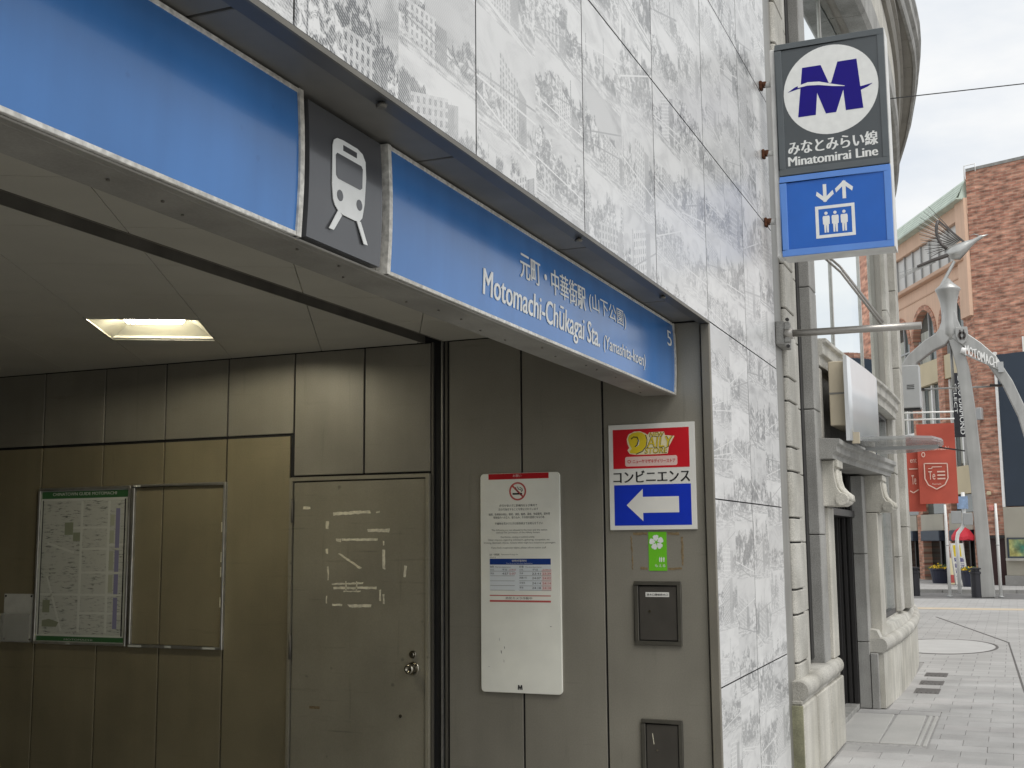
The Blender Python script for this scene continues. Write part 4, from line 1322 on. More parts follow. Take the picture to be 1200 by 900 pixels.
# ================================================================ projecting line sign on the facade
ls = thing('line_sign', (7.68, 0.93, 3.41), 'projecting grey and blue railway line sign with navy letter emblem and lift symbol', 'sign')
FS = Fr((7.6, 0, 0), (0, -1, 0))
ya, yb = 1.270, 0.577
MB().rect(FS, -ya, -yb, 3.952, 4.852, -0.19, -0.004).build('upper_box', M['signgreyf'], ls, bevel=0.006)
MB().frame(FS, -ya, -yb, 3.952, 4.852, 0.042, -0.004, 0.006).build('upper_frame', M['signgreyf'], ls, bevel=0.003)
MB().rect(FS, -ya + 0.042, -yb - 0.042, 3.994, 4.810, -0.004, 0.0).build('upper_face', M['signgrey'], ls)
MB().rect(FS, -ya, -yb, 3.412, 3.946, -0.19, -0.004).build('lower_box', M['signside'], ls, bevel=0.006)
MB().frame(FS, -ya, -yb, 3.412, 3.946, 0.042, -0.004, 0.006).build('lower_frame', M['signbluef'], ls, bevel=0.003)
MB().rect(FS, -ya + 0.042, -yb - 0.042, 3.454, 3.904, -0.004, 0.0).build('lower_face', M['signblue'], ls)
MB().box(7.60, 7.79, yb - 0.006, yb + 0.002, 3.412, 4.852).build('side_plate', M['signside'], ls)
MB().disc(FS, -0.922, 4.494, 0.300, 0.0, 0.0012, 56).build('white_disc', M['white'], ls)
Mp = [(1.096, 4.667), (0.977, 4.667), (0.930, 4.536), (0.915, 4.536), (0.870, 4.672), (0.750, 4.672), (0.722, 4.338), (0.831, 4.338), (0.841, 4.479), (0.892, 4.335), (0.957, 4.335), (1.007, 4.483), (1.021, 4.335), (1.134, 4.335)]
MB().slab(FS, [(-u, v) for u, v in Mp], 0.0012, 0.0024).build('letter_emblem', M['navy'], ls)
top = [(1.194, 4.513), (1.128, 4.549), (1.063, 4.563), (0.991, 4.556), (0.91, 4.528), (0.831, 4.503), (0.734, 4.482), (0.658, 4.492)]
bot = [(0.726, 4.464), (0.831, 4.492), (0.911, 4.511), (0.992, 4.532), (1.064, 4.538), (1.129, 4.529)]
t1 = top[1:6]
b1 = [(1.129, 4.534), (1.064, 4.541), (0.992, 4.533), (0.911, 4.513), (0.831, 4.500)]
MB().slab(FS, [(-u, v) for u, v in t1 + b1[::-1]], 0.0024, 0.0032).build('white_wave', M['white'], ls)
MB().slab(FS, [(-1.194, 4.513), (-1.128, 4.527), (-1.108, 4.530), (-1.112, 4.552), (-1.150, 4.540)], 0.0012, 0.0026).build('navy_wave', M['navy'], ls)
MB().slab(FS, [(-0.740, 4.482), (-0.658, 4.494), (-0.690, 4.474), (-0.732, 4.460)], 0.0012, 0.0026).build('navy_wave', M['navy'], ls)
text(FS, 'みなとみらい線', -1.205, -0.645, 4.085, 4.178, 0.0012, WHT, ls, bold=0.035)
text(FS, 'Minatomirai Line', -1.208, -0.648, 4.012, 4.073, 0.0012, WHT, ls, bold=0.05)
pc = MB().frame(FS, -1.052, -0.806, 3.511, 3.722, 0.020, 0.0, 0.0014)
pc.build('lift_car_symbol', WHT, ls)
for u in (-0.985, -0.929, -0.873):
    p_ = MB().disc(FS, u, 3.672, 0.0105, 0, 0.0014, 14)
    p_.slab(FS, [(u - 0.019, 3.655), (u + 0.019, 3.655), (u + 0.022, 3.645), (u + 0.021, 3.600), (u + 0.015, 3.600), (u + 0.013, 3.545), (u + 0.003, 3.545), (u + 0.0005, 3.595), (u - 0.0005, 3.595), (u - 0.003, 3.545), (u - 0.013, 3.545), (u - 0.015, 3.600), (u - 0.021, 3.600), (u - 0.022, 3.645)], 0, 0.0014)
    p_.build('passenger_symbol', WHT, ls)
for uc, s, vt in ((-0.987, -1, 3.807), (-0.866, 1, 3.815)):
    a_ = MB().rect(FS, uc - 0.011, uc + 0.011, vt - 0.058, vt + 0.058, 0, 0.0014)
    tip = vt + s * 0.062
    for sd_ in (-1, 1):
        a_.slab(FS, [(uc, tip), (uc, tip - s * 0.030), (uc + sd_ * 0.050, tip - s * 0.076), (uc + sd_ * 0.056, tip - s * 0.050)], 0, 0.0016)
    a_.build('arrow_symbol', WHT, ls)
MB().box(7.62, 7.76, ya + 0.004, ya + 0.040, 3.42, 4.835).build('mounting_post', M['signside'], ls, bevel=0.006)
for z in (4.62, 4.144, 3.676):
    MB().tube([(7.68, ya + 0.04, z), (7.68, 1.356, z)], 0.020, 12).build('bracket', M['signside'], ls)
    MB().box(7.655, 7.705, 1.372, D, z - 0.030, z + 0.030).tube([(7.68, 1.345, z + 0.004), (7.68, 1.375, z + 0.004)], 0.024, 8).build('rusty_bolt_plate', M['rust'], ls, bevel=0.006)

# ================================================================ the stone corner building
sb_ = thing('stone_building', (12.0, 1.5, 0), 'pale granite corner building with rounded front, tall windows and heavy cornice', 'building')


def wp(x):
    if x < 9.95:
        return 1.305
    if x < 11.6:
        return 1.305 - (x - 9.95) / 1.65 * 0.083
    return 1.138 + (x - 14.1) ** 2 / 74.0


def sweep(prof, xs, name, mat, bevel=0, parent=None, cap=True, smooth=True):
    """closed profile of (inward offset, z) carried along the curved front"""
    t = MB()
    n = len(prof)
    rings_ = [[(x, wp(x) + o_, z) for o_, z in prof] for x in xs]
    t.loft(rings_, False, cap)
    return t.build(name, mat, parent or sb_, bevel=bevel)


def span(a, b, n):
    return [a + (b - a) * i / n for i in range(n + 1)]


# joint cover between station cladding and stone
MB().box(7.925, 8.20, 1.398, 1.46, 0, 7.4).build('joint_cover', M['strip'], sb_)
# pier of chamfered blocks
MB().box(8.215, 8.60, 1.39, 1.75, 0.0, 7.35).build('pier_core', M['dark'], sb_)
zj = []
z = 0.605
while z < 7.2:
    zj += [(z, z + 0.167), (z + 0.167, z + 0.485)]
    z += 0.485
for a, c in zj:
    q = [(8.203, 1.60, a + 0.006), (8.203, 1.385, a + 0.006), (8.225, 1.366, a + 0.006), (8.58, 1.366, a + 0.006), (8.60, 1.385, a + 0.006), (8.60, 1.60, a + 0.006)]
    MB().prism(q, (0, 0, c - a - 0.012)).build('pier_block', M['stone'], sb_, bevel=0.006)
for k in range(0, 14):
    a = 0.605 + 0.485 * k
    MB().box(8.612, 8.84, 1.392, 1.7, a + 0.003, a + 0.482).build('pilaster_block', M['stone'], sb_, bevel=0.004)
# narrow tall window between pier and doorway
MB().box(8.84, 9.34, 1.56, 1.58, 0.7, 7.2).build('window_pane', M['wglass'], sb_)
MB().box(8.842, 8.93, 1.43, 1.56, 0.7, 7.2).build('window_frame', M['strip'], sb_, bevel=0.004)
MB().box(9.22, 9.335, 1.44, 1.56, 0.7, 7.2).build('window_frame', M['bronze'], sb_, bevel=0.004)
for z in (0.70, 3.55, 5.2):
    MB().box(8.93, 9.22, 1.45, 1.56, z, z + 0.07).build('window_bar', M['bronze'], sb_)
for k in range(0, 7):
    a = 0.66 + 0.97 * k
    MB().box(9.342, 9.66, 1.362, 1.75, a + 0.003, a + 0.967).build('pier_block', M['stone2'], sb_, bevel=0.006)
# first plinth with rounded top moulding
MB().box(8.06, 8.60, 1.322, 1.7, 0, 0.52).build('plinth_stone', M['stonep'], sb_, bevel=0.012)
MB().box(8.03, 8.062, 1.33, 1.40, 0, 0.515).build('algae_stained_edge', M['moss'], sb_)
MB().box(8.605, 9.22, 1.316, 1.7, 0, 0.52).build('plinth_stone', M['stonep'], sb_, bevel=0.008)
MB().box(9.225, 9.93, 1.310, 1.7, 0, 0.52).build('plinth_stone', M['stonep'], sb_, bevel=0.008)
MB().box(8.06, 9.93, 1.335, 1.7, 0.52, 0.545).build('plinth_fillet', M['stone'], sb_, bevel=0.004)
rl_ = [(0.02 - 0.055 * math.cos(a) , 0.605 + 0.062 * math.sin(a)) for a in [R(-85 + 170 * i / 10) for i in range(11)]] + [(0.3, 0.667), (0.3, 0.543)]
for a, c in ((8.08, 8.72), (8.725, 9.30), (9.305, 9.86)):
    t = MB().loft([[(x, 1.33 + o_, z) for o_, z in rl_] for x in (a, c)], False)
    t.build('roll_moulding', M['stone'], sb_, bevel=0.003)
# doorway
MB().box(9.664, 9.95, 1.335, 1.75, 0.668, 1.845).build('door_architrave', M['stonep'], sb_, bevel=0.008)
MB().box(9.95, 9.985, 1.39, 1.75, 0.0, 1.845).build('door_architrave', M['stone2'], sb_, bevel=0.004)
MB().box(9.985, 10.03, 1.44, 1.58, 0.0, 1.845).build('door_post', M['bronze'], sb_)
MB().box(9.985, 11.87, 1.585, 1.60, 0.05, 2.20).build('door_glass', M['dglass'], sb_)
for xa, xb in ((10.03, 10.1), (10.86, 10.96), (11.77, 11.87)):
    MB().box(xa, xb, 1.55, 1.584, 0.05, 2.2).build('door_stile', M['bronze'], sb_, bevel=0.003)
MB().box(9.985, 11.9, 1.43, 1.70, 0.0, 0.045).build('door_sill', M['stone2'], sb_, bevel=0.004)
MB().box(9.985, 11.90, 1.40, 1.62, 1.80, 1.862).build('door_transom', M['bronze'], sb_, bevel=0.004)
for k in range(3):
    a = [0.0, 0.62, 1.45][k]
    c = [0.62, 1.45, 2.205][k]
    MB().box(11.90, 12.16, 1.32, 1.43, a + 0.003, c - 0.003).build('door_jamb_block', M['stone2'], sb_, bevel=0.006)
for ya_, yb_ in ((1.432, 1.475), (1.49, 1.525), (1.54, 1.583)):
    MB().box(11.872, 11.93, ya_, yb_, 0.047, 2.20).build('door_post', M['bronze'], sb_, bevel=0.004)
MB().box(11.91, 11.96, 1.432, 1.75, 0.0, 2.22).build('door_reveal', M['bronze'], sb_)
MB().box(12.165, 12.55, 1.215, 1.7, 0.66, 1.845).build('door_architrave', M['stonep'], sb_, bevel=0.008)


# scroll consoles either side of the door
def console(x0, x1, yw):
    prof = [(yw + 0.12, 1.852), (yw - 0.115, 1.852), (yw - 0.155, 1.875), (yw - 0.165, 1.912), (yw - 0.145, 1.945), (yw - 0.10, 1.962), (yw - 0.075, 2.0), (yw - 0.06, 2.08), (yw - 0.055, 2.14), (yw - 0.06, 2.16), (yw - 0.06, 2.215), (yw + 0.12, 2.215)]
    t = MB().prism([(x0, y, z) for y, z in prof], (x1 - x0, 0, 0))
    t.build('console', M['stonep'], sb_, bevel=0.006)
    MB().tube([(x0 - 0.012, yw - 0.108, 1.905), (x1 + 0.012, yw - 0.108, 1.905)], 0.047, 16).build('console_scroll', M['stonep'], sb_)
    for k in range(3):
        xx = x0 + (x1 - x0) * (k + 0.5) / 3
        MB().tube([(xx, yw - 0.062, 2.14), (xx, yw - 0.068, 2.06), (xx, yw - 0.085, 2.0), (xx, yw - 0.12, 1.958), (xx, yw - 0.158, 1.93), (xx, yw - 0.163, 1.89)], 0.018, 8).build('console_reed', M['stonep'], sb_)


console(9.60, 9.93, 1.33)
console(12.18, 12.52, 1.225)
MB().box(9.61, 9.94, 1.245, 1.4, 2.16, 2.218).build('console_cap', M['stonep'], sb_, bevel=0.005)
MB().box(12.17, 12.54, 1.15, 1.4, 2.16, 2.218).build('console_cap', M['stonep'], sb_, bevel=0.005)
hood = [(0.25, 2.22), (-0.045, 2.22), (-0.045, 2.255), (-0.075, 2.275), (-0.075, 2.32), (-0.10, 2.335), (-0.10, 2.375), (0.25, 2.40)]
sweep(hood, span(9.50, 12.75, 8), 'door_hood', M['stone2'], bevel=0.003)
# wall above the hood, with an entablature under the big upper window
sweep([(0.35, 2.40), (0.10, 2.40), (0.10, 2.98), (0.35, 2.98)], span(9.662, 12.55, 6), 'overdoor_wall', M['stone2'])
for xa, xb in ((9.70, 9.84), (12.32, 12.5)):
    sweep([(0.2, 2.401), (0.06, 2.401), (0.06, 2.975), (0.2, 2.975)], span(xa, xb, 1), 'overdoor_strip', M['stone'], bevel=0.005)
sweep([(0.4, 2.985), (0.05, 2.985), (0.05, 3.06), (0.02, 3.08), (0.02, 3.16), (-0.01, 3.175), (-0.01, 3.205), (0.4, 3.215)], span(9.662, 14.6, 8), 'entablature', M['stone'], bevel=0.004)
# big mirror glazing above, with mullions
gx = [9.68, 11.22, 12.85, 14.45]
for a, c in zip(gx, gx[1:]):
    sweep([(0.22, 3.22), (0.20, 3.22), (0.20, 6.98), (0.22, 6.98)], span(a + 0.01, c - 0.01, 6), 'window_pane', M['wglass'])
for x_ in gx[1:-1]:
    sweep([(0.24, 3.22), (0.185, 3.22), (0.185, 6.98), (0.24, 6.98)], [x_ - 0.02, x_ + 0.02], 'mullion', M['alu'])
# curved plinth, moulding and sill beyond the door
px_ = [11.97, 13.2, 14.5, 15.9, 17.4, 19.0, 21, 23.5, 26, 29]
for a, c in zip(px_, px_[1:]):
    sweep([(0.4, 0), (0.0, 0), (0.0, 0.50), (0.015, 0.515), (0.4, 0.515)], span(a + 0.002, c - 0.002, 4), 'plinth_stone', M['stonep'], bevel=0.0)
MB().box(11.893, 11.966, 1.245, 1.316, 0, 0.515).build('plinth_stone', M['stone2'], sb_, bevel=0.006)
rl2 = [(0.02 - 0.06 * math.cos(a), 0.585 + 0.066 * math.sin(a)) for a in [R(-85 + 170 * i / 10) for i in range(11)]] + [(0.3, 0.651), (0.3, 0.52)]
for a, c in zip(px_, px_[1:]):
    sweep(rl2, span(a - 0.02 if a < 12 else a + 0.002, c - 0.002, 4), 'roll_moulding', M['stone'])
sweep([(0.4, 0.652), (0.03, 0.652), (0.06, 0.72), (0.14, 0.735), (0.14, 0.75), (0.4, 0.76)], span(12.0, 29, 30), 'window_sill', M['stone'])
# lower curved window
sweep([(0.205, 0.80), (0.19, 0.80), (0.19, 2.95), (0.205, 2.95)], span(12.58, 14.5, 6), 'window_pane', M['wglass'])
for z in (0.76, 2.94):
    sweep([(0.24, z), (0.15, z), (0.15, z + 0.045), (0.24, z + 0.045)], span(12.56, 14.5, 6), 'window_frame', M['bronze'])
for x_ in (12.56, 14.28):
    sweep([(0.24, 0.805), (0.15, 0.805), (0.15, 2.94), (0.24, 2.94)], [x_, x_ + 0.06], 'window_frame', M['stone2'])
# clustered pilasters at the rounded corner
for xa, xb, off, z0_ in ((14.50, 14.98, 0.085, 0.40), (15.12, 15.86, 0.012, 0.0), (16.0, 16.9, 0.05, 0.25), (17.0, 18.2, 0.10, 0.1)):
    z = 0.76
    k = 0
    while z < 6.9:
        h_ = (0.62 if k == 0 else 0.97) if z0_ else 0.97
        zt = min(z + h_, 6.97)
        sweep([(0.5, z + 0.004), (off, z + 0.004), (off, zt - 0.004), (0.5, zt - 0.004)], span(xa, xb, 3), 'pilaster_block', M['stone'], bevel=0.006)
        z = zt
        k += 1
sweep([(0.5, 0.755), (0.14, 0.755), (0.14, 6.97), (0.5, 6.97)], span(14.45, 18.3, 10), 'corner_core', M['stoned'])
sweep([(0.5, 0.755), (0.10, 0.755), (0.10, 6.97), (0.5, 6.97)], span(18.3, 29, 14), 'far_wall', M['stone'])
# rear mass, so the building is solid
MB().box(8.21, 9.9, 1.76, 9, 0, 8.2).build('core_wall', M['stoned'], sb_)
MB().prism([(9.9, 1.72, 0), (12.6, 1.72, 0), (17, 1.9, 0), (21, 2.4, 0), (25, 3.4, 0), (29, 4.6, 0), (29, 9, 0), (9.9, 9, 0)], (0, 0, 8.2)).build('core_wall', M['stoned'], sb_)
# architrave soffit, frieze and overhanging cornice in separate stones
cxs = [8.2, 9.4, 10.4, 11.3, 12.15, 13.0, 13.9, 14.8, 15.8, 16.8, 17.9, 19.1, 20.4, 21.8, 23.3, 25.0, 27.0, 29.0]


def co(x):
    """outer lip of the cornice"""
    pts = [(8.0, 1.02), (12.0, 0.90), (14.95, 0.81), (15.6, 0.79), (16.4, 0.785), (17.05, 0.82), (18.15, 0.93), (19.9, 1.16), (21.2, 1.39), (23.15, 1.74), (26, 2.45), (29.2, 3.5)]
    for (xa, ya_), (xb, yb_) in zip(pts, pts[1:]):
        if x <= xb:
            return ya_ + (yb_ - ya_) * (x - xa) / (xb - xa)
    return pts[-1][1]


def sweepo(prof, xs, name, mat, bevel=0):
    t = MB().loft([[(x, co(x) + o_, z) for o_, z in prof] for x in xs], False)
    return t.build(name, mat, sb_, bevel=bevel)


for a, c in zip(cxs, cxs[1:]):
    x2 = [a + 0.004, (a + c) / 2, c - 0.004]
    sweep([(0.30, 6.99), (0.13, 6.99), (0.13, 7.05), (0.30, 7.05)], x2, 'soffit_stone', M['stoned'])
    sweep([(0.125, 6.975), (-0.06, 6.975), (-0.10, 7.02), (-0.10, 7.34), (-0.07, 7.36), (0.125, 7.36)], x2, 'architrave_stone', M['stone2'])
    sweep([(0.2, 7.365), (-0.085, 7.365), (-0.085, 7.86), (0.2, 7.86)], x2, 'frieze_stone', M['stonep'])
    sweep([(0.2, 7.865), (-0.13, 7.865), (-0.16, 7.93), (-0.16, 8.0), (-0.2, 8.02), (-0.2, 8.10), (0.2, 8.10)], x2, 'bed_moulding', M['stoned'])
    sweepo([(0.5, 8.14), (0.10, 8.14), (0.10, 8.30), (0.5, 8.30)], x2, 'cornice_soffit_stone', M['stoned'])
    sweepo([(0.098, 8.12), (0.06, 8.12), (0.045, 8.16), (0.045, 8.27), (0.0, 8.30), (0.0, 8.46), (-0.03, 8.50), (-0.03, 8.56), (0.5, 8.58), (0.5, 8.31), (0.098, 8.31)], x2, 'cornice_stone', M['stone2'])

# ---- pole projecting from the stone pier, with its stay
fp_ = thing('projecting_pole', (7.95, 1.3, 2.9), 'horizontal metal pole projecting from the stone pier under the line sign', 'pole')
MB().box(7.93, 8.205, 1.335, 1.397, 2.895, 3.055).build('wall_box', M['stone2'], fp_, bevel=0.006)
MB().box(7.925, 7.975, 1.297, 1.335, 2.905, 3.045).build('bracket_plate', M['stone2'], fp_, bevel=0.006)
MB().tube([(7.95, 1.31, 2.968), (7.95, 0.463, 2.957)], 0.024, 18).build('pole', M['polemetal'], fp_)
MB().tube([(7.95, 1.335, 2.968), (7.95, 1.28, 2.968)], 0.038, 16).build('pole_socket', M['polemetal'], fp_)
for dx, dz in ((-0.012, 0.018), (0.012, -0.014)):
    MB().tube([(7.95 + dx, 1.30, 3.70 + dz), (7.95 + dx, 1.059, 3.484 + dz), (7.95 + dx, 0.953, 3.372 + dz), (7.95 + dx, 0.695, 2.975 + dz)], 0.0085, 8).build('stay_rod', M['polemetal'], fp_)
for dz in (-0.09, 0.09):
    MB().tube([(7.925, 1.31, 2.968 + dz), (7.905, 1.31, 2.968 + dz)], 0.013, 6).build('bolt', M['bronze'], fp_)

# ---- white light box over the doorway and smoky canopy under it
lb_ = thing('light_box', (10.4, 1.15, 2.37), 'curved white light box sign fixed above the stone doorway', 'sign')
MB().prism([(9.80, 1.31, 2.505), (9.80, 1.158, 2.505), (11.5, 1.10, 2.505), (11.5, 1.25, 2.505)], (0, 0, 0.525)).build('box', M['boxside'], lb_, bevel=0.006)
MB().box(9.797, 9.801, 1.158, 1.31, 2.76, 2.775).build('box_seam', M['strip'], lb_)
k = 12
rgs = []
for i in range(k + 1):
    s = i / k
    x = 9.72 + 2.05 * s
    y = 1.150 - 0.075 * math.sin(s * 1.9) * 1.0 + 0.06 * max(0, s - 0.72) ** 1.5 * 6
    zb = 2.375 + 0.13 * s
    zt = 3.062
    rgs.append([(x, y, zb), (x, y, zt), (x, y + 0.03, zt), (x, y + 0.03, zb)])
t = MB().loft(rgs, False)
o = t.build('front_shell', M['boxwhite'], lb_, bevel=0.0)
for pf in o.data.polygons:
    pf.use_smooth = abs(pf.normal.y) > 0.6
MB().box(9.85, 9.9, 1.095, 1.15, 2.36, 2.45).build('bottom_bracket', M['boxside'], lb_)
cn = thing('smoky_canopy', (11.0, 0.9, 2.36), 'flat smoky translucent canopy projecting over the doorway below the light box', 'canopy')
pts = [(10.2, 1.22), (10.25, 0.72), (10.4, 0.56), (10.7, 0.50), (11.2, 0.52), (11.6, 0.62), (11.9, 0.85), (12.0, 1.16)]
MB().prism([(x, y, 2.405) for x, y in pts], (0, 0, 0.035)).build('acrylic_sheet', M['smoke'], cn, bevel=0.012, seg=2)
MB().bar((10.9, 1.16, 2.385), (10.9, 0.55, 2.385), 0.05, 0.03).build('support_arm', M['ubox'], cn)
MB().bar((10.9, 0.56, 2.38), (10.92, 0.34, 2.34), 0.012, 0.012).build('support_rod', M['bronze'], cn)

# ---- cabinet on the corner
ub = thing('wall_cabinet', (17.6, 1.2, 3.40), 'grey metal cabinet hung on the rounded stone corner', 'cabinet')
MB().box(17.5, 17.75, 1.085, 1.335, 3.42, 4.03).build('cabinet_body', M['ubox'], ub, bevel=0.012)
for k in range(3):
    MB().box(17.494, 17.5, 1.16, 1.26, 3.74 - k * 0.025, 3.748 - k * 0.025).build('vent_slot', M['backing'], ub)
MB().box(17.52, 17.73, 1.10, 1.32, 3.395, 3.42).build('base_tray', M['backing'], ub)
cb_ = thing('overhead_cable', (13.5, 0.2, 6.5), 'thin black cable crossing the sky from the stone cornice', 'cable')
MB().tube([(13.5, 1.15, 6.53), (13.5, 0.696, 6.514), (13.5, -0.401, 6.475), (13.5, -3, 6.40), (13.5, -9, 6.6)], 0.006, 6).build('cable_line', M['cable'], cb_)

# ================================================================ brick corner building across the junction
CX, CY = 41.0, 0.75
bb = thing('brick_building', (CX, CY, 0.09), 'red brick and salmon building with arched windows and green copper roof across the junction', 'building')
u1 = Vector((0.909, 0.417, 0))            # along the salmon face, away from the corner
u2 = Vector((-0.367, -0.930, 0))          # along the brick face, to the right
FP = Fr((CX, CY, 0), -u1)                 # salmon face: u = -s
FB = Fr((CX, CY, 0), u2)                  # brick face: u = s
BR = brick_mat('red brick', u2, (0.48, 0.25, 0.175), (0.33, 0.145, 0.10), (0.40, 0.29, 0.22), 0.30, 0.10, 0.55)
BR2 = brick_mat('red brick pier', u1, (0.48, 0.25, 0.17), (0.35, 0.155, 0.105), (0.40, 0.29, 0.22), 0.30, 0.10, 0.45)
# brick face
t = MB().prism([tuple(FB.p(0, 0)), tuple(FB.p(2.6, 0)), tuple(FB.p(2.6, 0, -8)), tuple(FB.p(0, 0, -0.5))], (0, 0, 13.65))
t.prism([tuple(FB.p(2.6, 0)), tuple(FB.p(7, 0)), tuple(FB.p(7, 0, -8)), tuple(FB.p(2.6, 0, -8))], (0, 0, 7.6))
t.build('brick_wall', BR, bb)
MB().slab(FB, [(0.02, 13.65), (2.62, 13.65), (2.62, 13.75), (0.02, 13.75)], -0.3, 0.03).build('parapet_coping', M['stone2'], bb)
fr_ = MB()
fr_.tube([FB.p(-0.02, 13.35, 0.05), FB.p(-0.02, 13.85, 0.05), FB.p(0.36, 13.85, 0.05), FB.p(0.36, 13.6, 0.05)], 0.02, 6)
fr_.build('roof_rail', M['polewhite'], bb)
MB().rect(FB, 0.68, 6.5, 2.56, 7.41, 0.0, 0.10).build('slate_panel', M['bluewall'], bb, bevel=0.01)
MB().rect(FB, 0.60, 0.675, 2.54, 7.5, 0.0, 0.14).build('panel_edge', M['polewhite'], bb)
MB().rect(FB, 1.52, 1.56, 7.41, 7.9, 0.0, 0.08).build('panel_edge', M['polewhite'], bb)
MB().rect(FB, 0.60, 6.5, 0.40, 2.53, 0.0, 0.14).build('base_wall', M['beigebase'], bb, bevel=0.01)
MB().rect(FB, 0.56, 6.5, 0.09, 0.40, 0.0, 0.2).build('base_wall', M['kerb'], bb, bevel=0.01)
MB().rect(FB, 0.66, 3.2, 0.86, 0.94, 0.14, 0.3).build('window_sill', M['stone'], bb)
wq = MB().rect(FB, 0.70, 1.9, 0.96, 1.56, 0.14, 0.16).build('window', M['shadeglass'], bb)
MB().rect(FB, 0.74, 1.86, 1.0, 1.52, 0.16, 0.165).build('poster', pm('green yellow poster', (0.45, 0.42, 0.14), 0.5, 0, 0.5, 7, tint=(0.05, 0.2, 0.14)), wq)
MB().frame(FB, 0.68, 1.92, 0.94, 1.58, 0.03, 0.155, 0.19).build('window_frame', M['bluewall'], wq)
# entrance in the brick near the corner
MB().rect(FB, 0.02, 0.55, 0.10, 1.55, 0.0, 0.03).build('door', flat('deep red door', (0.035, 0.012, 0.012), 0.4), bb)
MB().rect(FB, 0.0, 0.58, 1.56, 1.66, 0.0, 0.2).build('door_canopy', M['backing'], bb)
MB().rect(FB, 0.10, 0.22, 2.93, 3.05, 0.0, 0.12).build('wall_lamp', M['creamw'], bb, bevel=0.02)
MB().rect(FB, 0.14, 0.28, 2.42, 2.60, 0.0, 0.14).build('wall_lamp', flat('pink lamp', (0.55, 0.22, 0.18), 0.5), bb, bevel=0.03)
MB().rect(FB, -0.05, 0.12, 5.35, 5.75, 0.0, 0.2).build('wall_box', M['ubox'], bb, bevel=0.02)

# salmon face: lower brick, upper salmon with arched openings
P_ = lambda s, z, n=0: FP.p(-s, z, n)


def prect(s0, s1, z0, z1, n0_, n1_, name, mat, bevel=0, parent=bb):
    return MB().rect(FP, -s1, -s0, z0, z1, n0_, n1_).build(name, mat, parent, bevel=bevel)


SL = 16.0
prect(0.02, SL, 0.0, 13.5, -0.6, -0.32, 'inner_wall', M['curtain'])
# brick zone piers (below the arches) and spandrels
wins = [(1.0 + 2.42 * k - 0.25, 1.0 + 2.42 * k + 1.82) for k in range(6)]   # openings along s
wins = [(0.85, 2.75), (3.27, 5.32), (5.77, 7.75), (8.2, 10.2), (10.65, 12.65), (13.1, 15.1)]
edges = [0.0] + [v for w_ in wins for v in w_] + [SL]
for i in range(0, len(edges), 2):
    prect(edges[i] + (0.01 if i == 0 else 0), edges[i + 1], 2.45, 8.8, -0.3, 0.0, 'brick_pier', BR2)
    prect(edges[i] + (0.012 if i == 0 else 0), edges[i + 1] - 0.0, 0.09, 2.44, -0.3, 0.06, 'brick_pier', BR2)


